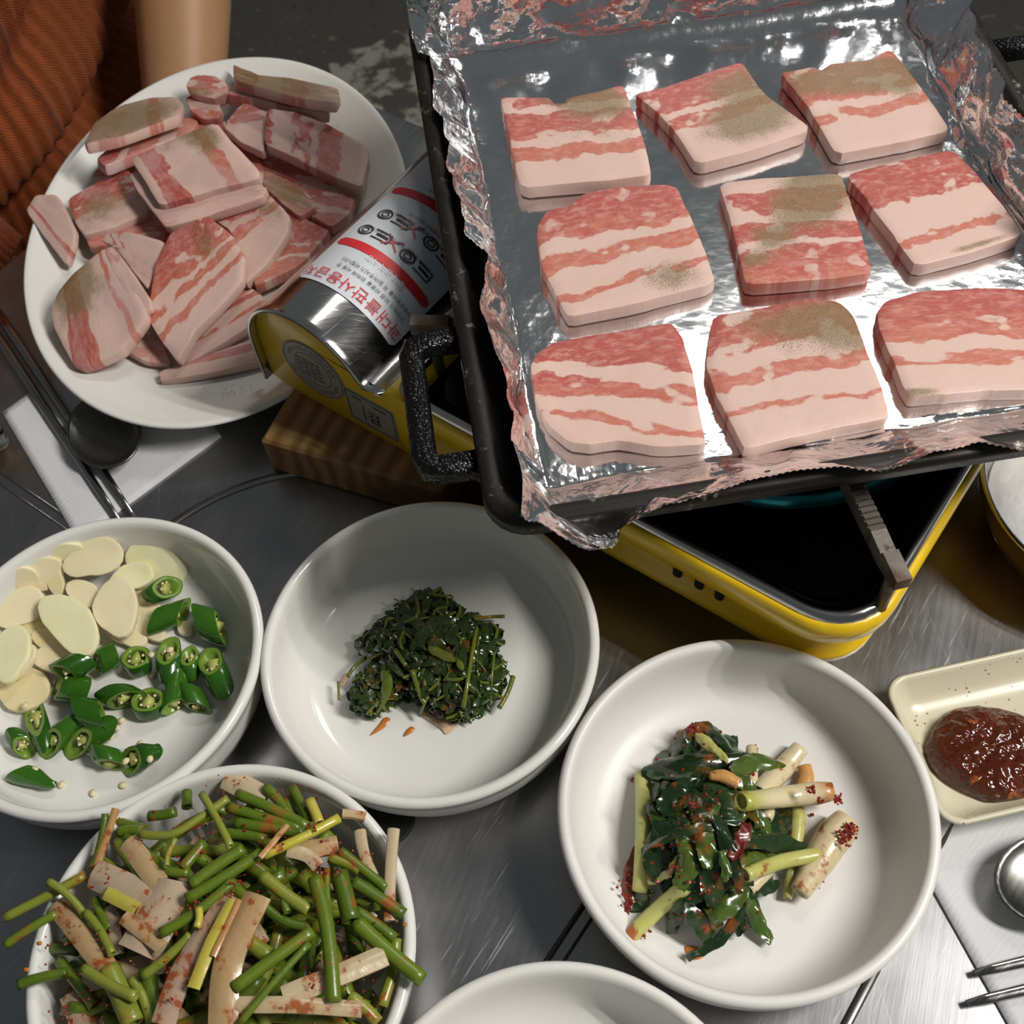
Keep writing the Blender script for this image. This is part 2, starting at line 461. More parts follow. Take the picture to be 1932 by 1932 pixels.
    t.bump(t.math('ADD', n2, t.math('MULTIPLY', n4, .5)), .25, .0012)
    return t.m

def veg(name, c0, c1, rough=.3, sauce=.0, spots=70, coat=.2, grad=False):
    """stalk / leaf skin: long streaks, hue varies per object, red seasoning blotches"""
    t = NT(name); v = t.coord('Object'); oi = t.n('ObjectInfo')
    vec = t.n('VectorMath', operation='ADD'); t.l(v, vec.inputs[0]); t.l(oi.outputs['Location'], vec.inputs[1])
    n = t.noise(vec.outputs[0], 130, 3); n9 = t.noise(vec.outputs[0], 700, 3, .65)
    f = t.math('ADD', t.math('ADD', t.math('MULTIPLY', n, .55), t.math('MULTIPLY', n9, .5)), t.math('SUBTRACT', t.math('MULTIPLY', oi.outputs['Random'], .75), .38), clamp=True)
    c = t.mix(f, c0, c1)
    if grad:
        sx = t.n('SeparateXYZ'); t.l(t.coord('Generated'), sx.inputs[0])
        c = t.mix(t.smooth(sx.outputs[0], .42, .12), c, (.40, .42, .08)); c = t.mix(t.smooth(sx.outputs[0], .78, 1.0), c, (.58, .27, .10))
    if sauce > 0:
        b = t.noise(vec.outputs[0], spots, 4, .6); b2 = t.noise(vec.outputs[0], spots * 4, 2)
        k = t.smooth(t.math('ADD', b, t.math('MULTIPLY', b2, .25)), .82 - sauce * .3, .92 - sauce * .3)
        c = t.mix(t.math('MULTIPLY', k, .9), c, (.20, .022, .006))
        k2 = t.smooth(b, .60 - sauce * .3, .78 - sauce * .25)
        c = t.mix(t.math('MULTIPLY', k2, .45), c, (.42, .13, .02))
    t.set(c, rough, 0.0, Coat_Weight=coat, Coat_Roughness=.12)
    t.bump(t.noise(vec.outputs[0], 260, 2), .25, .0008); return t.m
M_ST_GREEN = veg('green_chive_stalk', (.055, .105, .006), (.145, .21, .014), .35, .28)
M_ST_YELLOW = veg('yellow_green_chive_stalk', (.16, .21, .018), (.27, .29, .045), .35, .3)
M_ST_PALE = veg('pale_leek_strip', (.44, .34, .19), (.58, .47, .31), .3, .42)
M_ST_TAN = veg('tan_leek_strip', (.40, .26, .12), (.52, .37, .20), .3, .42)
M_ST_GREY = veg('translucent_leek_strip', (.36, .26, .17), (.48, .37, .26), .26, .5)
M_ST_ORANGE = veg('orange_stained_strip', (.46, .22, .08), (.55, .32, .13), .3, .4)
M_ST_RED = veg('red_sauced_strip', (.34, .22, .15), (.42, .30, .22), .25, .85)
M_ST_BRIGHT = veg('bright_yellow_strip', (.45, .42, .02), (.5, .42, .08), .3, .3)
M_CHILI = veg('green_chili_skin', (.012, .068, .003), (.035, .125, .006), .18, 0, coat=.4)
M_CHILIF = veg('green_chili_flesh', (.12, .22, .02), (.20, .31, .04), .35, 0)
M_CHILIC = veg('chili_core', (.30, .36, .06), (.52, .50, .16), .5, 0)
M_SEED = simple('chili_seed', (.72, .62, .38), .5, var=.1, scale=300)
def garlic(name, a, b):
    t = NT(name); v = t.coord(); n = t.noise(v, 90, 3)
    t.set(t.mix(n, a, b), .3, 0.0, Subsurface_Weight=.15, Subsurface_Radius=(.006, .005, .003), Subsurface_Scale=.5, Coat_Weight=.2)
    t.bump(t.noise(v, 200, 3), .15, .001); return t.m
M_GAR = [garlic('cream_garlic', (.78, .66, .40), (.84, .75, .52)), garlic('pale_yellow_garlic', (.77, .73, .38), (.84, .82, .56)), garlic('golden_garlic', (.74, .60, .31), (.82, .72, .44))]
M_SPIN = veg('wilted_green_leaf', (.006, .018, .004), (.032, .058, .010), .25, .06, coat=.4)
M_SPINSTEM = veg('wilted_green_stem', (.07, .105, .010), (.15, .17, .018), .25, .16, coat=.4)
M_KLEAF = veg('kimchi_green_leaf', (.006, .020, .008), (.022, .055, .012), .22, .25, coat=.5)
M_KGREEN = veg('kimchi_mid_green_leaf', (.03, .07, .008), (.08, .13, .02), .25, .22, coat=.4)
M_KWHITE = veg('kimchi_white_stalk', (.62, .52, .30), (.72, .62, .40), .28, .38, spots=55)
M_KYEL = veg('kimchi_yellow_green_stalk', (.40, .42, .10), (.52, .50, .17), .28, .36, spots=55)
M_KORANGE = veg('kimchi_orange_stalk', (.52, .22, .05), (.62, .34, .12), .28, .35)
M_KGRAD = veg('kimchi_white_to_green_stalk', (.62, .52, .30), (.72, .62, .40), .28, .38, spots=55, grad=True)
M_KRED = veg('kimchi_red_paste', (.10, .012, .008), (.17, .025, .015), .3, .3, coat=.3)
M_FLAKE = simple('red_chili_flake', (.22, .018, .008), .35, var=.5, scale=400)
M_STAIN = simple('orange_oil_stain', (.50, .17, .03), .25, var=.3, scale=150)
M_STAINP = simple('pale_orange_stain', (.66, .45, .28), .3, var=.1, scale=150)
def paste():
    t = NT('dark_red_bean_paste'); v = t.coord(); n = t.noise(v, 120, 2, .5); n2 = t.noise(v, 60, 3)
    c = t.mix(n2, (.045, .009, .004), (.12, .022, .008)); c = t.mix(t.smooth(n, .66, .74), c, (.30, .09, .02))
    t.set(c, .14, 0.0, Coat_Weight=.2); t.bump(n, 1.0, .006); return t.m
M_PASTE = paste()
M_PEPPER = simple('ground_black_pepper', (.10, .08, .045), .8, var=.6, scale=900)
M_LABEL = simple('white_label', (.62, .64, .68), .4, var=.02)
M_LRED = simple('label_red_ink', (.62, .03, .04), .4)
M_LORANGE = simple('label_orange_ink', (.70, .16, .06), .4)
M_LBLK = simple('label_black_ink', (.03, .03, .035), .4)
M_LWHT = simple('label_white_ink', (.7, .66, .64), .4)
M_STICK = simple('silver_grey_sticker', (.32, .29, .25), .4, var=.08)
M_BRASS = simple('yellow_aluminium', (.62, .38, .06), .3, 1.0)
M_RICE = simple('white_contents', (.72, .72, .73), .6, var=.06, scale=120, bump=.6, bscale=160)
M_BEER = simple('amber_drink', (.55, .30, .04), .1)
def glassm():
    t = NT('clear_glass'); t.set((.95, .97, .97), .02, 0.0, Transmission_Weight=1.0, IOR=1.45); return t.m
M_GLASS = glassm()

# ------------------------------------------------------------------ flat text, converted once
TXT = {}
def pretext(key, body, size):
    cu = bpy.data.curves.new('t', 'FONT'); cu.body = body; cu.size = size; cu.resolution_u = 2
    o = bpy.data.objects.new('t', cu); COL.objects.link(o); TXT[key] = o
LINES = [  # key, text, size, b of line centre, start arc offset from the right edge of the label, material
    ('big', '과대불판사용금지', .0088, .2985, .002, 'LRED'),
    ('a1', '안전하고 바른 사용을 위하여 사용 전', .0032, .3075, .007, 'LBLK'),
    ('a2', '사용설명서를 꼭 읽어주시기 바랍니다.', .0032, .3125, .006, 'LBLK'),
    ('b1', '절대 금지 사항', .0042, .3205, .020, 'LWHT'),
    ('c1', '과대한 불판은 사용하지 마십시오.', .0030, .3395, .016, 'LBLK'),
    ('c2', '알루미늄 호일을 감은 석쇠는', .0030, .3555, .018, 'LBLK'),
    ('c3', '절대 사용하지 마십시오.', .0030, .3600, .018, 'LBLK'),
    ('b2', '주의 사항', .0040, .3685, .030, 'LWHT'),
    ('d1', '사용 후 반드시 용기를 분리하여', .0028, .3765, .010, 'LBLK'),
    ('d2', '보관하여 주십시오. 밀폐된 곳에서', .0028, .3815, .010, 'LBLK'),
    ('d3', '사용하지 마시고 환기를 자주', .0028, .3865, .012, 'LBLK'),
    ('d4', '시켜 주십시오. 두 대 이상', .0028, .3915, .012, 'LBLK'),
    ('d5', '나란히 사용하지 마십시오.', .0028, .3965, .012, 'LBLK'),
]
for k, b, s, *_ in LINES: pretext(k, b, s)
pretext('bus', '부탄가스 연소기 안전검사 합격', .0034); pretext('kc', '검', .011)
bpy.context.view_layer.update()
_dg = bpy.context.evaluated_depsgraph_get()
TM = {}
for k, o in TXT.items():
    me = o.evaluated_get(_dg).to_mesh()
    TM[k] = ([v.co.copy() for v in me.vertices], [tuple(p.vertices) for p in me.polygons])
    o.evaluated_get(_dg).to_mesh_clear()
for o in TXT.values():
    cu = o.data; bpy.data.objects.remove(o); bpy.data.curves.remove(cu)

# ------------------------------------------------------------------ floor and table
fl = mesh('floor', [(-3, -2, -.72), (3, -2, -.72), (3, 4, -.72), (-3, 4, -.72)], [(0, 1, 2, 3)], M_FLOOR, smooth=False)
tag(fl, 'dark speckled concrete floor beyond the table edge', kind='structure')
pp = []
for k in range(28):
    a = 2 * math.pi * k / 28; r = .12 * (1 + .35 * mnoise.noise(Vector((math.cos(a) * 1.5, math.sin(a) * 1.5, 3))))
    pp.append((-.105 + r * 1.1 * math.cos(a) , 1.80 + r * 1.15 * math.sin(a), -.7195))
v, f = loft([pp, [(-.105 + (p[0] + .105) * .9, 1.80 + (p[1] - 1.80) * .9, -.7185) for p in pp]], False, True)
mesh('paint_patch', v, f, M_PAINT, fl)

AU = math.radians(-41.5)
U = Vector((math.cos(AU), math.sin(AU), 0)); Wd = Vector((-math.sin(AU), math.cos(AU), 0))
TC = Vector((-.12, .29, 0))
def T(u, w_, z): return TC + U * u + Wd * w_ + Vector((0, 0, z))
def B(a, b, z): return U * a + Wd * b + Vector((0, 0, z))      # burner frame (world origin below camera)
table = empty('dining_table', T(0, 0, -.72), 'brushed stainless steel dining table under all the dishes', 'table')
TU0, TU1, TW0, TW1 = -.385, .45, -.46, .385
rings = []
for z, k in ((-.032, .004), (-.028, 0), (-.004, 0), (-.0008, .0012), (0, .004)):
    rings.append([T(x, y, z) for x, y in rrect(TU0 + k, TW0 + k, TU1 - k, TW1 - k, .02, 5)])
v, f = loft(rings); mesh('table_top', v, f, M_TABLE, table, smooth=False)
# curved seam of the round grill insert (only its far arc is not under dishes)
v, f = tube([TC + Vector((.1295 * math.cos(math.radians(t)), .1295 * math.sin(math.radians(t)), .0004)) for t in range(40, 176, 3)], .0026, 8, .5)
mesh('curved_seam', v, f, M_SEAM, table)
h = P(735, 1545, .001)
v, f = lathe([(.0001, .0006), (.0105, .0006), (.0118, .0009), (.0125, .0003)], (h.x, h.y, 0.0002), 32); mesh('finger_hole', v, f, M_DARK, table)
def bead(name, p0, p1, r, m, par):
    v, f = tube([p0, p1], r, 8, .55); mesh(name, v, f, m, par)
bead('seam_bead', T(.192, -.44, .0002), T(.192, .02, .0002), .0014, M_SEAM, table)
bead('seam_bead', T(.1985, -.44, .0002), T(.1985, .02, .0002), .0008, M_SEAM, table)
bead('seam_bead', T(.315, -.44, .0003), T(.315, .36, .0003), .0025, M_SEAM, table)
bead('seam_bead', T(-.37, -.006, .0002), T(-.14, -.006, .0002), .0010, M_SEAM, table)
bead('seam_bead', T(-.37, -.012, .0002), T(-.14, -.012, .0002), .0007, M_SEAM, table)
for su in (TU0 + .05, TU1 - .05):
    for sw in (TW0 + .05, TW1 - .05):
        v, f = tube([T(su, sw, -.72), T(su, sw, -.03)], .02, 12); mesh('leg', v, f, M_STEEL, table)

# ------------------------------------------------------------------ bowls and plate
BP = [(.0001, .0078), (.046, .0080), (.060, .0082), (.0675, .0100), (.0732, .0148), (.0766, .0232), (.0782, .0325), (.0790, .0390),
      (.0800, .0412), (.0815, .0421), (.0830, .0421), (.0843, .0413), (.0850, .0398), (.0848, .0378), (.0838, .0362), (.0832, .0300),
      (.0822, .0210), (.0795, .0125), (.0735, .0065), (.0640, .0035), (.0545, .0004), (.0525, 0), (.0505, .0006), (.0495, .0030), (.0001, .0032)]
_bi = [(r, z) for r, z in BP[:8]]
def bowl_z(c, p):
    return float(np.interp(math.hypot(p.x - c[0], p.y - c[1]), [r for r, _ in _bi], [z for _, z in _bi]))
def Pb(px, py, c, off):
    z = .0085 + off
    for _ in range(6): z = .5 * z + .5 * (bowl_z(c, P(px, py, z)) + off)
    return P(px, py, z)
def bowl(c, label, mat):
    v, f = lathe(BP, (c[0], c[1], 0), 112)
    o = mesh('side_dish_bowl', v, f, mat, loc=(c[0], c[1], 0))
    return tag(o, label, 'bowl', 'round white side dish bowls')
C_SPIN, C_ONI, C_GAR, C_SCA, C_BOT = (-.049, .274), (.0883, .1715), (-.2177, .2885), (-.1483, .1371), (-.0138, .0316)
b_spin = bowl(C_SPIN, 'glossy white bowl in the middle holding a heap of dark green leaves', M_WHITE)
b_oni = bowl(C_ONI, 'white bowl holding green onion kimchi, below the yellow stove corner', M_MELA)
b_gar = bowl(C_GAR, 'white bowl at left holding garlic slices and cut green chilies', M_WHITE)
b_sca = bowl(C_SCA, 'white bowl at lower left heaped with seasoned chive stalks', M_WHITE)
b_bot = bowl(C_BOT, 'nearly empty white bowl cut off by the bottom edge of the photo', M_MELA)
def blob(name, pxs, z, mat, par, th=.0005):
    pts = chaikin([P(x, y, z) for x, y in pxs], 2)
    c = centroid(pts)
    v, f = loft([pts, [c.lerp(p, .8) + Vector((0, 0, th)) for p in pts]], False, True)
    return mesh(name, v, f, mat, par)
Z2 = lambda s, ox, oy, pts: [(ox + x / s, oy + y / s) for x, y in pts]
q = lambda pts: Z2(5.084, 620, 1100, pts)
blob('oil_stain', q([(540, 1280), (600, 1300), (560, 1370), (470, 1430), (390, 1470), (440, 1410), (500, 1340)]), .0088, M_STAIN, b_spin)
blob('oil_stain', q([(790, 1370), (830, 1390), (820, 1420), (760, 1460), (715, 1475), (740, 1420)]), .0088, M_STAIN, b_spin)
blob('oil_stain', q([(870, 1200), (1000, 1260), (1180, 1300), (1240, 1330), (1200, 1420), (1120, 1460), (1080, 1400), (960, 1320), (880, 1270)]), .0086, M_STAINP, b_spin)
blob('oil_stain', q([(150, 860), (200, 870), (190, 920), (120, 1020), (110, 960)]), .0088, M_STAINP, b_spin)
q3 = lambda pts: Z2(4.025, 1160, 1350, pts)
blob('oil_stain', q3([(520, 1740), (640, 1760), (740, 1780), (640, 1860), (550, 1870)]), .0088, M_STAIN, b_oni)
blob('oil_stain', [(925, 1912), (960, 1908), (975, 1925), (990, 1950), (930, 1945)], .0088, M_STAINP, b_bot)
blob('oil_stain', [(915, 1915), (926, 1913), (924, 1924), (914, 1924)], .0089, M_STAIN, b_bot)

PC = Vector((-.172, .617, 0)); PROT = math.radians(-2.6)
PP = [(.0001, .0085), (.60, .0088), (.70, .0098), (.80, .0145), (.90, .0212), (.965, .0262), (.985, .0275), (.995, .0274), (1.0, .0262), (.992, .0245),
      (.92, .0185), (.80, .0100), (.70, .0060), (.62, .0050), (.60, .0006), (.585, 0), (.57, .0010), (.56, .0040), (.0001, .0045)]
PZ = .0015
v, f = lathe(PP, (PC.x, PC.y, PZ), 128, .129, .177, PROT)
plate = mesh('oval_plate', v, f, M_WHITE, loc=(PC.x, PC.y, PZ))
tag(plate, 'large oval white plate heaped with raw pork belly slices', 'plate')

# ------------------------------------------------------------------ portable stove (burner)
BZ0, BZ1, BF, BB, AL, AR = .0300, .0790, .2632, .500, -.4125, -.0345
stove = empty('portable_gas_stove', B(-.2, .38, BZ0), 'yellow portable butane stove under the foil lined pan', 'stove')
rings = []
for z, k in ((BZ0, .010), (BZ0 + .002, .006), (BZ0 + .008, .006), (BZ0 + .011, .0105), (.057, .0105), (.0605, .004), (.064, .001), (.0735, 0), (.0772, .0012), (.0785, .003), (.0780, .0045), (.0690, .006)):
    rings.append([B(x, y, z) for x, y in rrect(-.3015, BF + k, AR - k, BB - k, (.034 - k * .5, .001, .001, .034 - k * .5), 8)])
v, f = loft(rings); body = mesh('stove_body', v, f, M_YELLOW, stove)
# steel rim and recessed dark top plate
AP = -.314
rings = []
for z, k in ((.0780, .0035), (.0812, .0042), (.0826, .0058), (.0820, .0078), (.0785, .0105), (.0735, .0135), (.0722, .019)):
    rings.append([B(x, y, z) for x, y in rrect(AP + k, BF + k, AR - k, BB - k, (.032 - k * .5, .008, .008, .032 - k * .5), 8)])
v, f = loft(rings[:4], False, False); mesh('steel_rim', v, f, M_RIMSTEEL, stove)
v, f = loft(rings[3:], False, True); mesh('top_plate', v, f, M_BLACKPLATE, stove)
# drip ring around the burner
RC = B(-.178, .393, 0); RC = Vector((.150, .402, 0))
v, f = lathe([(.040, .073), (.060, .075), (.085, .0770), (.0895, .0792), (.0925, .0798), (.0950, .0782), (.097, .0725)], (RC.x, RC.y, 0), 80); mesh('drip_ring', v, f, M_TEAL, stove)
v, f = lathe([(.0001, .082), (.018, .082), (.026, .079), (.028, .078), (.030, .073)], (RC.x, RC.y, 0), 48); mesh('burner_head', v, f, M_RUST, stove)
# slots in the front face
for (x, y) in ((1275, 1115), (1315, 1135), (1352, 1155), (898, 908), (930, 920)):
    d = ray(x, y); c = CAM + d * ((BF + .0100) / (d.x * Wd.x + d.y * Wd.y)); c.z = .0475
    pr = rrect(-.0026, -.0068, .0026, .0068, .0024, 3)
    v, f = loft([[c + U * a + Vector((0, 0, b)) - Wd * .0002 for a, b in pr], [c + U * a * .85 + Vector((0, 0, b * .92)) - Wd * .0012 for a, b in pr]], False, True)
    mesh('vent_slot', v, f, M_DARK, stove)
for a, b in ((-.39, .47), (-.07, .30), (-.07, .47)):
    z0 = .0
    v, f = lathe([(.0001, z0), (.009, z0), (.010, z0 + .001), (.010, BZ0 + .004)], B(a, b, 0), 20); mesh('rubber_foot', v, f, M_RUBBER, stove)
# pan supports: serrated arms
def arm(p0, p1, z, w0=.0032, teeth=13, tip=True):
    p0 = Vector((p0[0], p0[1], 0)); p1 = Vector((p1[0], p1[1], 0)); d = (p1 - p0); L = d.length; d.normalize(); s = Vector((-d.y, d.x, 0))
    prof = [(0, -.016)]; prof.append((0, 0)); n = teeth; x = .002
    top = [(0.0, 0.0)]
    for k in range(n):
        x0 = .006 + (L * .72) * k / n; x1 = .006 + (L * .72) * (k + 1) / n
        top += [(x0, 0), (x0 + (x1 - x0) * .72, 0.0004), (x0 + (x1 - x0) * .74, -.0016), (x1, -.0016)]
    top += [(L * .76, 0), (L * .86, -.001), (L * .87, .0016), (L, .0012), (L, -.006)]
    bot = [(x, -.010 if x < L * .9 else -.006) for x, _ in top]
    rings = []
    for (x, zt), (_, zb) in zip(top, bot):
        c = p0 + d * x
        rings.append([c - s * w0 + Vector((0, 0, z + zb)), c + s * w0 + Vector((0, 0, z + zb)), c + s * w0 + Vector((0, 0, z + zt)), c - s * w0 + Vector((0, 0, z + zt))])
    v, f = loft(rings); o = mesh('pan_support', v, f, M_RUST, stove, smooth=False)
    c = p0 + d * (L * .93)
    v, f = tube([c + Vector((0, 0, z - .004)), c + Vector((0, 0, .0725))], .003, 8); mesh('support_leg', v, f, M_RUST, o)
ZS = .1146
e2 = P(1700, 1112, .108); e1 = P(775, 608, .114)
RCt = Vector((.144, .386, 0))
for e in (e2, e1, RCt + Vector((.14, .03, 0)), RCt + Vector((-.02, .10, 0))):
    d = (Vector((e.x, e.y, 0)) - RCt); arm(RCt + d.normalized() * .035, e, ZS, .0036, max(6, int(d.length / .0060)))
# canister cover: polished steel shell over the left end
AC, ZCc, RCv = -.3675, .066, .0445
def cover_prof(R, k=0):
    pr = [(AC - R * .985, .034), (AC - R, .052)]
    for a in range(180, 34, -6):
        pr.append((AC + R * math.cos(math.radians(a)), ZCc + R * math.sin(math.radians(a))))
    x, z = pr[-1]
    pr += [(x + .0045, z - .007), (x + .0085, z - .0115), (-.3175, .0822), (-.3125, .0815)]
    return pr
po = cover_prof(RCv); pi_ = cover_prof(RCv - .0016)
rings = []
for b, k in ((BF - .0035, .0012), (BF - .0042, 0), (BF - .0030, -.0006), (BF + .001, 0), (BB - .004, 0), (BB, .001)):
    ring = []
    for (a, z) in po:
        da, dz = a - AC, z - .062; r = math.hypot(da, dz)
        ring.append(B(a - da / r * k, b, z - dz / r * k))
    for (a, z) in reversed(pi_): ring.append(B(a, b, z))
    rings.append(ring)
v, f = loft(rings, False, False)
np_ = len(po); e_ = (len(rings) - 1) * 2 * np_
f += [(i, 2 * np_ - 1 - i, 2 * np_ - 2 - i, i + 1) for i in range(np_ - 1)] + [(e_ + i + 1, e_ + 2 * np_ - 2 - i, e_ + 2 * np_ - 1 - i, e_ + i) for i in range(np_ - 1)]
mesh('canister_cover', v, f, M_STEEL, stove)
# yellow end face with a stepped inner panel
fp = [(a, z) for a, z in cover_prof(RCv - .0016)] + [(-.3005, .0790), (-.2995, .0775), (-.2995, .0335), (-.302, .0305), (AL + .014, .0305), (AL + .004, .034)]
def shrink(pr, k, cx=AC + .004, cz=.064): return [(cx + (a - cx) * k, cz + (z - cz) * k) for a, z in pr]
rings = [[B(a, BB - .002, z) for a, z in fp], [B(a, BF + .006, z) for a, z in fp], [B(a, BF + .0015, z) for a, z in fp], [B(a, BF + .0008, z) for a, z in shrink(fp, .985)]]
v, f = loft(rings, True, True); ef = mesh('end_panel', v, f, M_YELLOW, stove)
def decal(name, outline, mat, par, dz=.0006):
    v, f = loft([[B(a, BF + .0010, z) for a, z in outline], [B(a, BF + .0008 - dz, z) for a, z in shrink(outline, .99, *np.mean(outline, 0))]], False, True)
    return mesh(name, v, f, mat, par, smooth=False)
rs = decal('round_sticker', [(-.3685 + .0230 * math.cos(t), .0640 + .0210 * math.sin(t)) for t in np.linspace(0, 2 * math.pi, 40)[:-1]], M_STICK, ef, .0006)
rc = []
# ring print and words on the round sticker
mb = MB()
for R0, R1 in ((.0205, .0200), (.0128, .0124)):
    n = 48
    vv = []
    for k in range(n):
        t = 2 * math.pi * k / n
        for r in (R0, R1): vv.append(B(-.3685 + r * math.cos(t) * 1.06, BF + .0000, .0640 + r * math.sin(t)))
    mb.add(vv, [(2 * k, 2 * k + 1, (2 * k + 3) % (2 * n), (2 * k + 2) % (2 * n)) for k in range(n)])
tv, tf = TM['bus']
tx = [p.x for p in tv]; wid = max(tx) - min(tx)
for half in (0, 1):
    vv = []
    for p in tv:
        ang = math.radians(165 - 150 * (p.x - min(tx)) / wid) if half == 0 else math.radians(195 + 150 * (p.x - min(tx)) / wid)
        r = .0150 + (p.y if half == 0 else .003 - p.y)
        vv.append(B(-.3685 + r * math.cos(ang) * 1.06, BF + .0000, .0640 + r * math.sin(ang)))
    mb.add(vv, tf)
for k in range(5):
    for j in range(4):
        x, z = -.378 + j * .0048, .0700 - k * .0032
        hw = .0021 if (k + j) % 3 else .0014
        mb.add([B(x - hw, BF + .0000, z - .0007), B(x + hw, BF + .0000, z - .0007), B(x + hw, BF + .0000, z + .0007), B(x - hw, BF + .0000, z + .0007)], [(0, 1, 2, 3)])
mb.obj('printed_words', simple('faded_ink', (.13, .115, .10), .5), rs, smooth=False)
# rectangular sticker on the body front
def rectdecal(name, a0, a1, z0, z1, mat, b):
    pr = rrect(a0, z0, a1, z1, .001, 2)
    v, f = loft([[B(a, b + .0004, z) for a, z in pr], [B(a, b - .0003, z) for a, z in pr]], False, True)
    return mesh(name, v, f, mat, stove, smooth=False)
st2 = rectdecal('rectangular_sticker', -.347, -.310, .0370, .0645, M_STICK, BF + .0008)
mb = MB()
def rq(a0, a1, z0, z1): mb.add([B(a0, BF + .0002, z0), B(a1, BF + .0002, z0), B(a1, BF + .0002, z1), B(a0, BF + .0002, z1)], [(0, 1, 2, 3)])
for x0, x1, z0, z1 in ((-.3455, -.3115, .0382, .0387), (-.3455, -.3115, .0628, .0633), (-.3455, -.3450, .0382, .0633), (-.3120, -.3115, .0382, .0633), (-.341, -.334, .0590, .0598), (-.326, -.316, .0590, .0598), (-.3345, -.3338, .042, .055)): rq(x0, x1, z0, z1)
tv, tf = TM['kc']
mb.add([B(-.332 + p.x, BF + .0002, .0440 + p.y) for p in tv], tf)
mb.obj('printed_words', simple('dark_ink', (.03, .03, .03), .5), st2, smooth=False)
# label wrapped on the cover
TH0, TH1, LB0, LB1 = 24, 119, .2875, .420
KB = .985
def cyl(th, b, e): return B(AC + (RCv + e) * math.cos(th), b, ZCc + (RCv + e) * math.sin(th))
def patch(th0, th1, b0, b1, e, n=24, r=.003):
    rings = []
    vv = []; ff = []
    nb = 6
    for i in range(n + 1):
        th = math.radians(th0 + (th1 - th0) * i / n)
        dd = min(math.radians(abs(th1 - th0)) * RCv * min(i, n - i) / n, r)
        cut = r - math.sqrt(max(0, r * r - (r - dd) ** 2))
        for j in range(nb + 1):
            b = b0 + cut + (b1 - b0 - 2 * cut) * j / nb
            vv.append(cyl(th, b, e))
    for i in range(n):
        for j in range(nb):
            k = i * (nb + 1) + j; ff.append((k, k + 1, k + nb + 2, k + nb + 1))
    return vv, ff
v, f = patch(TH0, TH1, LB0, LB1, .0005); lab = mesh('warning_label', v, f, M_LABEL, stove)
for b0, b1, name in ((.3175, .3235, 'red_band'), (.3655, .3715, 'red_band'), (.4035, .4095, 'red_band')):
    v, f = patch(TH0 + 4, TH1 - 4, b0, b1, .0008, 24, .0015); mesh(name, v, f, M_LRED, lab)
mb = MB()
INK = {'LRED': 0, 'LBLK': 1, 'LWHT': 2}
for key, body, size, bc, s0, ink in LINES:
    tv, tf = TM[key]; ys = [p.y for p in tv]; xs = [p.x for p in tv]; ym = (max(ys) + min(ys)) / 2
    wmax = math.radians(TH1 - TH0) * RCv - s0 - .003
    k = min(1.25, wmax / (max(xs) - min(xs))) if key == 'big' else min(1.0, wmax / (max(xs) - min(xs)))
    e = .0013 if ink != 'LWHT' else .0016
    mb.add([cyl(math.radians(TH0) + (s0 + (p.x - min(xs)) * k) / RCv, bc * KB - (p.y - ym), e) for p in tv], tf, m=INK[ink])
def inkline(pts, wd, m):
    for (s0, b0), (s1, b1) in zip(pts[:-1], pts[1:]):
        n = max(1, int(abs(s1 - s0) / .003))
        for i in range(n):
            x0 = s0 + (s1 - s0) * i / n; x1 = s0 + (s1 - s0) * (i + 1) / n; y0 = b0 + (b1 - b0) * i / n; y1 = b0 + (b1 - b0) * (i + 1) / n
            dx, dy = x1 - x0, y1 - y0; L = math.hypot(dx, dy) or 1; px, py = -dy / L * wd, dx / L * wd
            mb.add([cyl(math.radians(TH0) + x / RCv, y, .0011) for x, y in ((x0 + px, y0 + py), (x1 + px, y1 + py), (x1 - px, y1 - py), (x0 - px, y0 - py))], [(0, 1, 2, 3)], m=m)
def picto(s, b, k=1.0):   # little stove and can drawings
    cs = [(s + .0045 * math.cos(t) * k, b + .0035 * math.sin(t) * k) for t in np.linspace(0, 2 * math.pi, 15)]
    inkline(cs, .0005, 1); inkline([(x * .5 + s * .5, y * .5 + b * .5) for x, y in cs], .0004, 1)
for s, b, n in ((.060, .3325, 1), (.030, .3315, 1), (.058, .3475, 1), (.026, .3475, 1)):
    picto(s, b)
    inkline([(s - .006, b - .003), (s - .017, b - .003), (s - .017, b + .003), (s - .006, b + .003)], .0004, 1)
    inkline([(s - .008, b), (s - .016, b)], .0008, 1)
for s, b in ((.041, .3325), (.039, .3475)):
    inkline([(s - .005, b - .004), (s + .005, b + .004)], .0005, 0); inkline([(s - .005, b + .004), (s + .005, b - .004)], .0005, 0)
mb.obj('label_print', None, lab, smooth=False, mats=[M_LRED, M_LBLK, M_LWHT])
# latch at the left foot of the cover
v, f = tube([B(AL - .001, BF + .004, .044), B(AL - .005, BF + .002, .038), B(AL - .006, BF + .002, .032)], .002, 8); mesh('latch', v, f, M_RIMSTEEL, stove)

# wooden block under the stove
wc0 = P(490, 830, .0295); dx = Vector((math.cos(math.radians(-27)), math.sin(math.radians(-27)), 0)); dy = Vector((-dx.y, dx.x, 0))
dy = Vector((math.cos(math.radians(50)), math.sin(math.radians(50)), 0)); dyo = Vector((-dx.y, dx.x, 0))
cc = wc0 + dx * .0575 + dyo * .0225; cc.z = .01475
v, f = boxv(cc, .0575, .0225, .01475, dx, dyo, .0018)
wb = mesh('wooden_block', v, f, M_WOOD, loc=(cc.x, cc.y, 0), smooth=False); tag(wb, 'rough wooden block propping up the left end of the yellow stove', 'block')

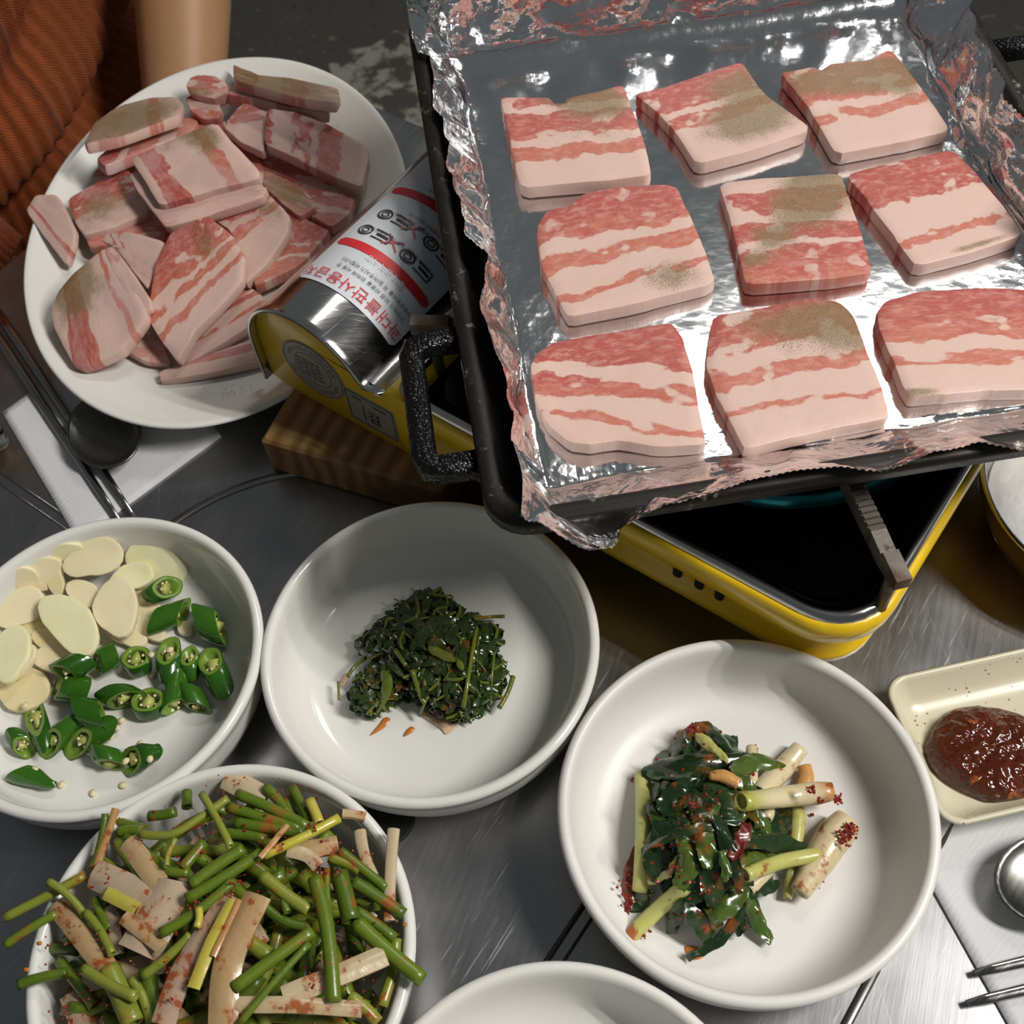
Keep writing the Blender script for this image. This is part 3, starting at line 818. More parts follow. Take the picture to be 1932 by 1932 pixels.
# ------------------------------------------------------------------ grill pan and foil
PR = math.radians(2.5); EX = Vector((math.cos(PR), math.sin(PR), 0)); EY = Vector((-math.sin(PR), math.cos(PR), 0))
PO = Vector((.01576, .3123, 0)); FZ = .1239; PW, PL = .2636, .298
def pz(z): return FZ + (z - .1035) * .955
def G(x, y, z): return PO + EX * x + EY * y + Vector((0, 0, z))
pan = empty('grill_pan', G(PW / 2, PL / 2, pz(.0945)), 'rectangular black cast iron grill pan lined with foil on the stove', 'pan')
rings = []
x0, y0, x1, y1 = -.0287, -.0440, PW + .0287, PL + .0345
for z, k in ((.0945, .030), (.0965, .026), (.112, .010), (.1165, .004), (.1175, 0), (.1245, 0), (.1262, .0015), (.1262, .0075), (.1245, .0095), (.1110, .0180), (.1025, .026), (.1018, .034)):
    rings.append([G(a, b, pz(z)) for a, b in rrect(x0 + k, y0 + k, x1 - k, y1 - k, max(.006, .020 - k * .3), 6)])
v, f = loft(rings)
n = len(rings[0]); fm = [1 if 3 * n <= i < 8 * n else 0 for i in range(len(f))]
mesh('pan_body', v, f, None, pan, mats=[M_PAN, M_RIM], fmat=fm)
def handle(p, out, along, L, D, z):
    """flat bar loop with rounded corners"""
    w2 = .0058
    path = [p, p + out * (D - .008), p + out * (D - .002) + along * .002, p + out * D + along * .008, p + out * D + along * (L - .008), p + out * (D - .002) + along * (L - .002), p + out * (D - .008) + along * L, p + along * L]
    rings = []
    for i, c in enumerate(path):
        t = (path[min(i + 1, len(path) - 1)] - path[max(i - 1, 0)]).normalized(); s = Vector((-t.y, t.x, 0))
        zz = Vector((0, 0, z))
        rings.append([c + s * w2 * a + zz + Vector((0, 0, h_)) for a, h_ in ((-1, -.0045), (-.75, -.006), (.75, -.006), (1, -.0045), (1, .0025), (.75, .004), (-.75, .004), (-1, .0025))])
    v, f = loft(rings); mesh('handle', v, f, M_IRON, pan)
handle(Vector((-.0119, .3099, 0)), -EX, EY, .0755, .0240, pz(.117))
handle(Vector((.299, .552, 0)), EX, -EY, .0755, .0270, pz(.117))

foil_o = None
def foil_mesh():
    sL, sR, tF, tB = .042, .048, .058, .084
    ns, nt = 250, 270
    ss = np.linspace(-sL, PW + sR, ns); ts = np.linspace(-tF, PL + tB, nt)
    V = []; UVs = []; cr = []
    def fold(d, lean, r=.006):
        """d = distance past the fold; returns (outward, up)"""
        if d <= 0: return 0.0, 0.0
        al = math.atan2(1, lean)      # wall angle
        arc = r * al
        if d < arc:
            a = d / r; return r * math.sin(a), r * (1 - math.cos(a))
        q = d - arc; return r * math.sin(al) + q * math.cos(al), r * (1 - math.cos(al)) + q * math.sin(al)
    for j, t in enumerate(ts):
        for i, s in enumerate(ss):
            y_ = min(max(t / PL, 0), 1); x_ = min(max(s / PW, 0), 1)
            # foil edges are uneven: fold line wanders a little
            wob = .0022 * mnoise.noise(Vector((s * 30, t * 30, 1)))
            dl = -(s) + wob; dr = s - PW + wob; df = -t - .010 + wob + .0015 * mnoise.noise(Vector((s * 60, 0, 4))); db = t - PL + .016 + wob
            ll = .25 + .75 * y_ ** 1.5 + .25 * mnoise.noise(Vector((t * 25, 3, 0)))
            lr = .10 + .35 * y_ + .25 * mnoise.noise(Vector((t * 22, 9, 0)))
            lf = 1.35 + .2 * mnoise.noise(Vector((s * 22, 5, 0)))
            lb = .22 + .35 * mnoise.noise(Vector((s * 16, 7, 0)))
            x = s; y = t; z = 0.0
            if dl > 0:
                o_, u_ = fold(dl * .86, ll); x = -o_; z = max(z, u_)
            if dr > 0:
                o_, u_ = fold(dr * .86, lr); x = PW + o_; z = max(z, u_)
            if df > 0:
                o_, u_ = fold(df, lf, .005); y = -.010 - o_; z = max(z, u_)
            if db > 0:
                o_, u_ = fold(db, lb, .024); y = PL - .016 + o_; z = max(z, u_)
            wall = min(1, max(dl, dr, df, db - .016, 0) / .012)
            edge = max(0.0, 1 - min(s, PW - s, t, PL - t) / .03) if wall == 0 else 1
            # crumple: long folds up the walls, facets near the edges, faint ripples on the floor
            p3 = Vector((s * 70, t * 70, .3))
            fine = mnoise.noise(p3) * .0011 + mnoise.noise(p3 * 2.3) * .0006
            q1 = s * .82 - t * .57; q2 = s * .57 + t * .82
            fac = (mnoise.voronoi(Vector((q1 * 17, q2 * 17, 0)), distance_metric='MANHATTAN')[0][0] - .5) * .0105 + (mnoise.voronoi(Vector((s * 45, t * 45, 4)), distance_metric='MANHATTAN')[0][0] - .5) * .0014
            if max(dl, dr) > 0 and max(df, db) <= 0:
                cre = (1 - abs(mnoise.noise(Vector((t * 34, s * 9, 2)))) * 2.2); nrm = Vector((1, 0, .2)) if dl > 0 else Vector((-1, 0, .2))
            elif df > 0 or db > .022:
                cre = (1 - abs(mnoise.noise(Vector((s * 26, t * 7, 6)))) * 2.2); nrm = Vector((0, 1, .2)) if df > 0 else Vector((0, -1, .2))
            else:
                cre = 0; nrm = Vector((0, 0, 1))
            am = wall * (.0030 * cre + fac * (1.0 if db > .02 or dl > 0 or dr > 0 else .5) + fine * .55) + (1 - wall) * (fine * .08 + edge * (fac * .12 + fine * .05))
            big = (1 - wall) * .0008 * mnoise.noise(Vector((s * 14, t * 14, 8)))
            w_ = Vector((x, y, z + FZ)) + nrm * am + Vector((0, 0, big))
            # the pointed flap hanging over the front left corner
            g = math.exp(-((s + .004) / .024) ** 2 - ((t + .046) / .022) ** 2)
            w_ += Vector((.022, -.024, .001)) * g
            if w_.z < FZ - .0004 and wall < .5: w_.z = FZ - .0004
            # serrated cut edges
            if i in (0, ns - 1): w_ += Vector((0, 0, .0007 if j % 2 else -.0004))
            if j == nt - 1 or j == 0: w_ += Vector((0, 0, .0006 if i % 2 else -.0004))
            V.append(G(w_.x, w_.y, w_.z)); UVs.append((s, t))
            cr.append(.05 + .08 * edge * (1 - wall) + .34 * wall)
    F = [(j * ns + i, j * ns + i + 1, (j + 1) * ns + i + 1, (j + 1) * ns + i) for j in range(nt - 1) for i in range(ns - 1)]
    o = mesh('foil_liner', V, F, M_FOIL, loc=G(PW / 2, PL / 2, FZ), uv=[(a * 10, b * 10) for a, b in UVs])
    at = o.data.attributes.new('crinkle', 'FLOAT', 'POINT'); at.data.foreach_set('value', cr)
    tag(o, 'crinkled aluminium foil lining the black pan, edges standing up', 'foil')
    return o
foil_o = foil_mesh()

# ------------------------------------------------------------------ pork belly slices
def slice_obj(name, px, z, slope, th, uvc, mat, label, group, it=2, warp=.0006, seed=0, catg='meat', q=.11):
    """top outline px lies on the plane through height z (at the outline's centre) with the given slope"""
    n = Vector((-slope[0], -slope[1], 1)).normalized()
    cx = sum(p[0] for p in px) / len(px); cy = sum(p[1] for p in px) / len(px)
    c0 = P(cx, cy, z)
    H = homography(uvc)
    o2 = chaikin([(x, y, 0) for x, y in px], it, q)
    o2 = [(p.x, p.y) for p in o2]
    top = [Pl(x, y, n, c0) for x, y in o2]
    uv0 = [H(x, y) for x, y in o2]; C = centroid(top); uc = H(cx, cy)
    m = len(top); rings = []; uvs = []
    rr = random.Random(seed)
    side = []
    for i in range(m):
        j = .0007 * mnoise.noise(top[i] * 160)
        side.append((top[i] - C).normalized() * j)
    def ring(k, d, inset=0.0):
        r = []
        for i, p in enumerate(top):
            v_ = C + (p - C) * k
            if inset: v_ = v_ - (p - C).normalized() * inset
            v_ = v_ - n * d
            if d < th * .2: v_ = v_ + n * (warp * mnoise.noise(v_ * 55 + Vector((seed, 0, 0))))
            r.append(v_ + side[i] * (1 if k > .9 else 0))
        rings.append(r)
        uvs.extend([(uc[0] + (a - uc[0]) * min(k, 1), uc[1] + (b - uc[1]) * min(k, 1)) for a, b in uv0])
    ring(.3, 0); ring(.62, 0); ring(.85, 0); ring(1, 0, .0007); ring(1, th * .03, .0002); ring(1, th * .12); ring(1.0, th * .5, -.0003); ring(1, th * .85); ring(1, th * .98, .0006); ring(.9, th)
    v, f = loft(rings); uvs += [uc, uc]
    loc = Vector((C.x, C.y, C.z - th))
    o = mesh(name, v, f, mat, loc=loc, uv=uvs)
    return tag(o, label, catg, group)
def bands(*st):
    out = []
    for (t, l) in st: out.append((t, l))
    return out
def bseq(seq, e=.02):
    """[(t_end, leanness)...] to ramp stops"""
    out = []; t0 = 0.0
    for t1, l in seq:
        out += [(min(.999, t0 + e), l), (max(0, t1 - e), l)]; t0 = t1
    return out
ZT = FZ + .0088
GP = 'pork belly slices laid out on the foil'
z3 = lambda pts: Z2(3.22, 740, 0, pts)
z4 = lambda pts: Z2(3.22, 1332, 0, pts)
z5 = lambda pts: Z2(1.9476, 940, 540, pts)
PAN = [
 (z3([(650, 590), (800, 592), (950, 590), (962, 628), (1050, 625), (1062, 592), (1230, 560), (1400, 515), (1450, 640), (1500, 760), (1550, 930), (1575, 1060), (1300, 1095), (780, 1140), (745, 1000), (700, 770)]),
  z3([(640, 570), (1400, 540), (1575, 1060), (780, 1140)]), bseq([(.14, 1), (.22, .1), (.50, .95), (.60, .05), (.76, .85), (1, 0)]),
  [(.62, .06, .30, .16, 1.1), (.80, .18, .25, .14, .9), (.62, .45, .35, .18, .45)], 'raw pork belly slice in the far left corner of the foil, notched back edge'),
 ([(1196, 176), (1260, 162), (1330, 138), (1400, 116), (1440, 175), (1535, 243), (1420, 283), (1312, 310), (1275, 250), (1232, 205)],
  [(1196, 176), (1400, 116), (1535, 243), (1312, 310)], bseq([(.38, .8), (.46, .1), (.60, .85), (1, .05)]),
  [(.92, .50, .30, .25, 1.2), (.58, .72, .30, .20, 1.2), (.75, .2, .35, .2, .6)], 'raw pork belly slice in the middle of the far row, heavy pepper'),
 (z4([(455, 440), (540, 425), (640, 405), (700, 428), (760, 385), (1000, 360), (1120, 295), (1250, 450), (1380, 630), (1485, 790), (1200, 860), (790, 940), (650, 700), (520, 520)]),
  z4([(455, 440), (1120, 295), (1485, 790), (790, 940)]), bseq([(.46, .75), (.55, .15), (.68, .9), (1, 0)]),
  [(.30, .18, .45, .16, 1.1), (.75, .26, .35, .16, 1.2), (.9, .4, .2, .2, .7)], 'raw pork belly slice in the far right corner of the foil'),
 ([(1013, 450), (1016, 420), (1032, 397), (1075, 388), (1100, 366), (1160, 351), (1275, 347), (1300, 400), (1330, 470), (1350, 535), (1210, 570), (1072, 598), (1048, 555), (1022, 505)],
  [(1010, 385), (1275, 340), (1350, 535), (1072, 605)], bseq([(.36, 1), (.47, .1), (.61, .85), (.76, .05), (.83, .8), (1, 0)]),
  [(.72, .86, .18, .12, .9)], 'raw pork belly slice at the left of the middle row, rounded corner'),
 (z4([(75, 1110), (400, 1075), (820, 1050), (870, 1200), (940, 1400), (1015, 1660), (800, 1690), (240, 1735), (200, 1560), (140, 1320)]),
  z4([(75, 1110), (820, 1050), (1015, 1660), (240, 1735)]), bseq([(.13, .2), (.34, .85), (.46, .3), (.62, .9), (.69, .25), (1, 1)]),
  [(.80, .10, .25, .2, 1.3), (.62, .32, .25, .2, 1.2), (.32, .58, .16, .12, 1.1), (.13, .78, .12, .08, .9)], 'square raw pork belly slice in the centre with a dark pepper streak'),
 (z4([(850, 1060), (1100, 990), (1500, 905), (1650, 1060), (1850, 1300), (1925, 1430), (1700, 1510), (1270, 1620), (1150, 1450), (990, 1230)]),
  z4([(850, 1060), (1500, 905), (1925, 1430), (1270, 1620)]), bseq([(.42, .82), (.74, .02), (.82, .9), (1, 0)]),
  [(.62, .97, .25, .03, 1.1)], 'thick raw pork belly slice at the right of the middle row, lean unpeppered'),
 (z5([(115, 290), (150, 245), (200, 205), (400, 170), (640, 130), (680, 190), (720, 330), (745, 480), (765, 580), (600, 592), (450, 566), (340, 580), (260, 570), (180, 510), (135, 400)]),
  z5([(110, 215), (640, 120), (765, 590), (180, 570)]), bseq([(.30, 1), (.42, .05), (.60, .92), (.76, .05), (.84, .75), (1, 0)]),
  [], 'clean raw pork belly slice nearest the pan handle, no pepper'),
 (z5([(790, 110), (960, 80), (1150, 40), (1260, 60), (1310, 110), (1350, 220), (1400, 340), (1440, 480), (1300, 510), (1100, 550), (905, 598), (870, 530), (800, 400), (765, 300), (770, 190)]),
  z5([(770, 110), (1300, 50), (1440, 480), (895, 600)]), bseq([(.32, .85), (.43, .1), (.56, .9), (.74, .03), (.80, .75), (1, 0)]),
  [(.68, .12, .4, .14, 1.1), (.95, .28, .25, .16, .8), (.5, .3, .7, .3, .25)], 'raw pork belly slice in the middle of the near row, pepper along its back'),
 (z5([(1390, 90), (1430, 50), (1560, 15), (1800, 5), (2000, 15), (2120, 60), (2160, 200), (2180, 340), (1932, 380), (1800, 382), (1640, 395), (1512, 405), (1490, 370), (1440, 250), (1400, 160)]),
  z5([(1390, 20), (2120, 10), (2180, 350), (1510, 410)]), bseq([(.46, .95), (.60, .05), (.72, .85), (1, 0)]),
  [(.04, .96, .10, .04, 1.3), (.9, .05, .2, .1, .6)], 'raw pork belly slice at the near right, cut off by the photo edge'),
]
for i, (px, uvc, bd, pep, lab_) in enumerate(PAN):
    m = meat('pork_belly_pan_%d' % i, bd, pep, seed=3.1 * i + 1, slant=(.22 if i == 6 else -.06 if i == 3 else .0), redtop=1.0 if i == 4 else .6 if i in (0, 1, 5, 6) else .42)
    slice_obj('pork_belly_slice', px, ZT, (0, 0), .0084, uvc, m, lab_, GP, seed=i)

zz = lambda pts: Z2(2.477, 0, 0, pts)
GQ = 'pork belly slices heaped on the oval plate'
# (outline in the photo, height of its centre, slope, thickness, uv corners, bands, pepper, label)
PLT = [
 ([(420, 820), (620, 640), (1000, 560), (1150, 640), (1240, 800), (1180, 1000), (900, 1060), (560, 1050)], .021, (0, 0), .008, None, [(.5, .95), (.6, .3), (1, .9)], [], 'dark red slice buried under the middle of the heap on the plate'),
 ([(560, 1050), (900, 1000), (1240, 1000), (1330, 1180), (1180, 1380), (900, 1500), (620, 1440), (480, 1250)], .019, (0, 0), .008, None, [(.6, .9), (.7, .3), (1, .8)], [], 'red slice buried under the front of the heap on the plate'),
 ([(1180, 700), (1420, 760), (1600, 860), (1640, 960), (1500, 1100), (1300, 1080), (1180, 900)], .018, (0, 0), .008, None, [(.4, .9), (.5, .3), (1, .9)], [], 'red slice buried under the right side of the heap on the plate'),
 ([(650, 1540), (760, 1600), (800, 1700), (680, 1690), (560, 1625)], .0185, (0, 0), .005, None, [(.5, .3), (1, .5)], [], 'pale slice end lying flat on the plate under the front slices'),
 ([(745, 1735), (900, 1680), (1180, 1585), (1250, 1600), (1280, 1680), (1000, 1740), (750, 1780)], .020, (0, .05), .006, [(745, 1680), (1250, 1560), (1280, 1690), (750, 1790)], [(.25, .1), (.5, .8), (1, 0)], [(.9, .9, .3, .4, .8)], 'narrow slice edge lowest on the plate beside the stove'),
 ([(820, 1680), (1000, 1500), (1170, 1345), (1230, 1380), (1240, 1470), (1100, 1570), (870, 1700)], .025, (.1, .1), .007, [(760, 1500), (1170, 1300), (1240, 1480), (850, 1720)], [(.3, .2), (.42, .8), (.6, 0), (.72, .7), (1, 0)], [], 'striped slice tucked under the big lean slice beside the stove'),
 ([(1340, 980), (1490, 1050), (1540, 1080), (1400, 1240), (1190, 1340), (1180, 1250), (1280, 1100)], .026, (0, 0), .008, [(1340, 980), (1540, 1060), (1400, 1250), (1150, 1330)], [(.6, .95), (.7, .3), (1, .9)], [(.1, .1, .2, .2, .5)], 'all lean red slice against the stove cover, lower of two'),
 ([(1420, 870), (1660, 905), (1640, 990), (1550, 1060), (1430, 1000), (1390, 940)], .024, (0, 0), .008, [(1420, 870), (1660, 905), (1560, 1060), (1400, 1000)], [(.4, .9), (.55, .2), (1, .85)], [(.05, .3, .3, .5, .8)], 'lean slice with a white fat curve under the right hand slices'),
 ([(1230, 790), (1430, 880), (1480, 960), (1400, 1010), (1330, 960), (1230, 870)], .030, (0, 0), .007, [(1230, 790), (1430, 860), (1450, 1000), (1230, 880)], [(.5, .8), (.7, .2), (1, .6)], [(.5, .6, .6, .6, 1.2)], 'peppered slice end between the centre pair and the right hand slices'),
 ([(400, 1110), (560, 1060), (690, 980), (780, 1060), (750, 1170), (560, 1130), (420, 1160)], .025, (0, 0), .008, None, [(1, .95)], [], 'dark red slice showing in the shadow below the centre pair'),
 ([(120, 985), (165, 912), (262, 905), (320, 1010), (352, 1080), (345, 1140), (310, 1240), (225, 1130)], .031, (.15, .2), .006, [(165, 900), (262, 900), (360, 1100), (300, 1240)][0:4], [(.35, .02), (.5, .85), (.65, .1), (1, .1)], [], 'fatty slice with one orange stripe overhanging the left rim of the plate'),
 ([(315, 930), (450, 850), (600, 790), (650, 880), (700, 990), (560, 1050), (400, 1105), (350, 1040)], .033, (0, .15), .008, [(315, 930), (600, 790), (700, 990), (390, 1105)], [(.55, .75), (.72, .4), (1, .1)], [(.4, .5, .5, .4, .8)], 'greyish peppered slice at the left behind the folded front slice'),
 ([(1040, 590), (1110, 500), (1150, 480), (1245, 525), (1240, 640), (1232, 715), (1120, 660)], .036, (0, .1), .008, [(1040, 560), (1245, 500), (1240, 720), (1040, 640)], [(.3, .6), (1, .1)], [], 'short pale slice just left of the wide banded slice'),
 ([(1245, 505), (1380, 520), (1530, 580), (1715, 680), (1720, 740), (1690, 880), (1560, 830), (1400, 750), (1232, 670)], .037, (0, .15), .010, [(1240, 690), (1245, 500), (1720, 670), (1690, 890)], [(.08, .8), (.3, .15), (.5, .8), (.58, .1), (.78, .9), (1, .05)], [(.5, .3, .3, .2, .4)], 'wide slice with upright bands of lean and fat at the right of the plate'),
 ([(960, 1000), (1230, 885), (1350, 1000), (1345, 1090), (1250, 1230), (1140, 1330), (1120, 1200), (1080, 1080)], .034, (.1, .15), .008, [(960, 980), (1230, 860), (1370, 1080), (1140, 1330)][0:4], [(.35, .95), (.45, .2), (.6, .8), (.7, .05), (1, .05)], [(.85, .4, .3, .4, .8)], 'slice with a curved white fat edge behind the big lean slice'),
 ([(690, 1490), (700, 1380), (725, 1230), (800, 1085), (960, 1005), (1075, 1085), (1140, 1190), (1130, 1320), (1000, 1460), (900, 1560), (828, 1690), (760, 1600)], .041, (.1, .2), .008, [(700, 1130), (960, 985), (1150, 1300), (828, 1690)], [(.52, .95), (.58, .1), (.68, .8), (.76, .05), (.84, .75), (1, 0)], [(.75, .35, .2, .3, .7)], 'big lean red slice with striped fat edge at the front centre of the plate'),
 ([(390, 675), (440, 570), (550, 495), (690, 455), (830, 452), (858, 490), (845, 540), (700, 590), (540, 645)], .046, (-.1, -.30), .0075, [(390, 690), (440, 520), (830, 450), (850, 540)], [(.3, .5), (.5, .2), (.7, .6), (1, .1)], [(.5, .4, .7, .6, 1.25)], 'upper of two stacked slices at the left back, top dark with pepper'),
 ([(450, 740), (500, 690), (700, 600), (900, 545), (932, 575), (880, 625), (700, 690), (490, 775)], .036, (-.1, -.30), .008, [(450, 750), (500, 660), (900, 530), (930, 590)], [(.2, .9), (.3, .2), (.6, .8), (.75, .1), (1, .6)], [], 'lower of two stacked slices at the left back of the plate'),
 ([(865, 460), (900, 440), (980, 445), (1030, 490), (1025, 550), (950, 555), (890, 520)], .030, (0, .2), .012, None, [(.35, .9), (.6, .05), (1, .8)], [], 'small slice end with a white fat spot below the rolled piece'),
 ([(868, 400), (890, 360), (930, 345), (1000, 350), (1058, 385), (1062, 430), (1000, 465), (900, 440)], .040, (0, .3), .012, None, [(.6, .7), (1, .5)], [(.2, .8, .5, .4, .9)], 'small rolled piece of pork at the back of the plate'),
 ([(1060, 410), (1100, 395), (1300, 430), (1540, 490), (1535, 525), (1400, 505), (1200, 460), (1060, 440)], .037, (-.1, -.35), .008, [(1060, 440), (1060, 390), (1540, 480), (1530, 530)], [(.2, .8), (.5, .3), (.7, .8), (1, .05)], [], 'lower of two slices stacked at the far back of the plate'),
 ([(1090, 370), (1090, 300), (1105, 345), (1300, 355), (1580, 410), (1590, 450), (1570, 480), (1400, 455), (1200, 405)], .046, (-.1, -.35), .0075, [(1090, 400), (1090, 320), (1580, 400), (1570, 490)], [(.25, .8), (.5, .3), (.75, .7), (1, .05)], [(.6, .4, .8, .7, 1.2)], 'upper of two slices stacked at the far back, pepper on top'),
 ([(490, 1090), (600, 1085), (770, 1128), (755, 1190), (690, 1350), (640, 1290), (530, 1150), (470, 1120)], .041, (.15, .2), .006, [(480, 1140), (490, 1080), (770, 1120), (700, 1350)], [(.2, .1), (.32, .7), (.5, .1), (.62, .7), (.72, .05), (1, .0)], [(.2, .5, .3, .6, .6)], 'slice with narrow upright stripes behind the folded front slice'),
 ([(602, 810), (640, 800), (700, 880), (780, 970), (1000, 915), (1220, 860), (1245, 880), (1225, 925), (1000, 1000), (775, 1070), (735, 1010), (640, 890)], .047, (.05, .2), .008, [(600, 800), (1245, 840), (1225, 930), (770, 1070)], [(.4, .2), (.6, .1), (1, .4)], [(.95, .5, .2, .5, .6)], 'lower slice of the folded pair at the centre of the heap'),
 ([(610, 740), (800, 650), (1010, 572), (1100, 680), (1215, 800), (1205, 835), (1000, 890), (880, 925), (750, 962), (690, 870)], .056, (.05, .2), .010, [(750, 965), (610, 735), (1010, 570), (1215, 830)], [(.10, .3), (.33, .95), (.40, .15), (.72, .03), (.85, .7), (1, .1)], [(.88, .80, .3, .14, 1.3), (.95, .5, .12, .2, .5)], 'topmost pale slice of the heap with one lean column and green pepper'),
 ([(238, 1440), (262, 1370), (330, 1290), (420, 1210), (490, 1160), (560, 1240), (640, 1370), (690, 1470), (610, 1590), (560, 1640), (460, 1690), (380, 1718), (340, 1705), (290, 1610), (250, 1530)], .039, (.1, .2), .009, [(300, 1720), (250, 1300), (490, 1120), (690, 1500)], [(.10, .1), (.42, .9), (.50, .1), (.80, .03), (.88, .75), (1, .05)], [(.65, .35, .35, .4, 1.1), (.9, .2, .3, .3, .8)], 'large front left slice on the plate, peppered top and red lean end'),
 ([(487, 1165), (528, 1148), (600, 1250), (700, 1395), (706, 1440), (655, 1478), (600, 1390), (540, 1280)], .045, (.1, .2), .006, [(487, 1165), (528, 1148), (706, 1430), (650, 1480)], [(.3, .5), (.5, .05), (1, 0)], [], 'narrow white fat strip lying along the edge of the front left slice'),
]
for i, (px, z, sl, th, uvc, bd, pep, lab_) in enumerate(PLT):
    px = zz(px)
    if uvc is None:
        xs = [p[0] for p in px]; ys = [p[1] for p in px]
        uvc = [(min(xs), min(ys)), (max(xs), min(ys)), (max(xs), max(ys)), (min(xs), max(ys))]
    else: uvc = zz(uvc)
    if i == 10: uvc = zz([(110, 985), (165, 905), (352, 1100), (310, 1245)]); uvc = [uvc[0], uvc[3], uvc[2], uvc[1]]
    if i == 14: uvc = zz([(950, 1000), (1210, 870), (1380, 1040), (1150, 1340)])
    m = meat('pork_belly_plate_%d' % i, bseq(bd), pep, seed=5.7 * i + 40, amp=.08, frost=.45 if i not in (15, 6) else .2, sc=(.8, .8), redtop=.5)
    slice_obj('pork_belly_slice', px, z, sl, th, uvc, m, lab_, GQ, seed=i + 30, warp=.0012)
# pepper grains scattered on the plate: uncountable
def grains(name, spots, mat, par, r0=.0003, r1=.0007):
    mb = MB(); rr = random.Random(11)
    for (x, y, rx, ry, n, z) in spots:
        for k in range(n):
            a, b = rr.gauss(0, 1), rr.gauss(0, 1)
            p = P(x + a * rx, y + b * ry, z); r = rr.uniform(r0, r1)
            vs = [p + Vector((rr.uniform(-r, r), rr.uniform(-r, r), 0)) for _ in range(3)] + [p + Vector((0, 0, r * .8))]
            mb.add(vs, [(0, 1, 3), (1, 2, 3), (2, 0, 3), (0, 2, 1)])
    o = mb.obj(name, mat, par, smooth=False); o['kind'] = 'stuff'; return o
grains('pepper_grains', [(88, 565, 8, 22, 220, .0145), (100, 590, 10, 14, 160, .0125), (160, 330, 16, 16, 260, .018), (330, 760, 50, 8, 130, .0165), (350, 772, 26, 5, 160, .0185), (440, 742, 40, 14, 120, .019), (260, 690, 90, 25, 60, .0115), (640, 215, 20, 22, 90, .019), (610, 150, 25, 12, 50, .023), (120, 610, 14, 40, 60, .0115)], M_PEPPER, plate)

# ------------------------------------------------------------------ garlic and green chilies
zg = lambda x, y: (x / 3.716, 1000 + y / 3.716)
GS = 1 / 3.716
def garlic_slice(cx, cy, a, b, rot, z, mi, label, tilt=(0, 0), bean=.30, th=.0042, seed=0):
    px = []
    for k in range(22):
        t = 2 * math.pi * k / 22
        r = 1 - bean * max(0, math.cos(t - 1.9)) ** 2 + .04 * math.sin(3 * t + seed)
        x, y = a * 1.07 * r * math.cos(t), b * 1.18 * r * math.sin(t); ca, sa = math.cos(math.radians(rot)), math.sin(math.radians(rot))
        px.append(zg(cx + x * ca - y * sa, cy + x * sa + y * ca))
    xs = [p[0] for p in px]; ys = [p[1] for p in px]
    uvc = [(min(xs), min(ys)), (max(xs), min(ys)), (max(xs), max(ys)), (min(xs), max(ys))]
    off = z - ZB; pc = Pb(sum(xs) / len(xs), sum(ys) / len(ys), C_GAR, off)
    e = .002; g0 = bowl_z(C_GAR, pc); tilt = (tilt[0] + .7 * (bowl_z(C_GAR, pc + Vector((e, 0, 0))) - g0) / e, tilt[1] + .7 * (bowl_z(C_GAR, pc + Vector((0, e, 0))) - g0) / e); z = pc.z
    return slice_obj('garlic_slice', px, z, tilt, th, uvc, M_GAR[mi], label, 'garlic slices in the left bowl', it=1, warp=.0007, seed=seed, catg='garlic')
ZB = .0082
GL = [
 (1090, 230, 215, 165, 15, ZB + .006, 1, 'large round pale yellow garlic slice at the back right of the garlic', (-.1, .25)),
 (470, 185, 130, 75, -10, ZB + .010, 1, 'whitish garlic slice tucked behind the topmost back slice', (.1, .3)),
 (300, 330, 150, 115, -30, ZB + .010, 0, 'thin see-through garlic slice at the back left of the garlic', (.2, .2)),
 (150, 400, 130, 110, -30, ZB + .006, 0, 'garlic slice at the far left rim under the translucent ones', (.2, .1)),
 (150, 560, 175, 120, -38, ZB + .013, 0, 'translucent garlic slice just left of the big pale centre slice', (.1, .1)),
 (1035, 610, 105, 190, -12, ZB + .005, 0, 'flat dull garlic slice beside the chilies', (0, 0)),
 (880, 730, 140, 85, 15, ZB + .006, 0, 'low garlic slice under the upright tan one', (0, .1)),
 (1290, 690, 55, 45, 0, ZB + .004, 0, 'small garlic chip between two chili pieces', (0, 0)),
 (380, 360, 55, 120, -15, ZB + .011, 2, 'golden sliver of garlic standing on edge', (.3, .2)),
 (210, 700, 90, 85, 0, ZB + .009, 2, 'small golden garlic slice in the middle of the left edge', (0, .1)),
 (570, 450, 120, 90, 20, ZB + .013, 0, 'small blunt garlic slice in the centre of the garlic', (0, .1)),
 (920, 335, 150, 88, -22, ZB + .011, 1, 'pale garlic slice behind the upright tan one', (0, .15)),
 (360, 800, 150, 85, 28, ZB + .009, 2, 'garlic slice just under the big pale centre slice', (0, .1)),
 (330, 915, 110, 82, 10, ZB + .008, 0, 'rounded garlic slice touching the folded chili', (0, .1)),
 (160, 1130, 170, 155, -35, ZB + .006, 2, 'broad tan garlic slice at the front left of the garlic', (.1, .1)),
 (130, 930, 55, 140, 35, ZB + .014, 0, 'thin garlic edge standing beside the left rim', (.3, .1)),
 (60, 880, 110, 200, 20, ZB + .017, 1, 'pale garlic slice leaning at the left photo edge', (.1, .1)),
 (650, 215, 205, 125, -22, ZB + .017, 0, 'big tan garlic slice on top at the back', (0, .1)),
 (800, 560, 150, 200, 8, ZB + .016, 0, 'upright tan garlic slice nearest the chilies', (0, .1)),
 (465, 660, 245, 150, 42, ZB + .019, 1, 'big pale garlic slice on top in the centre with a round mark', (0, .1)),
]
for i, (cx, cy, a, b, rot, z, mi, lb, tl) in enumerate(GL):
    garlic_slice(cx, cy, a, b, rot, z, mi, lb, tl, seed=i)
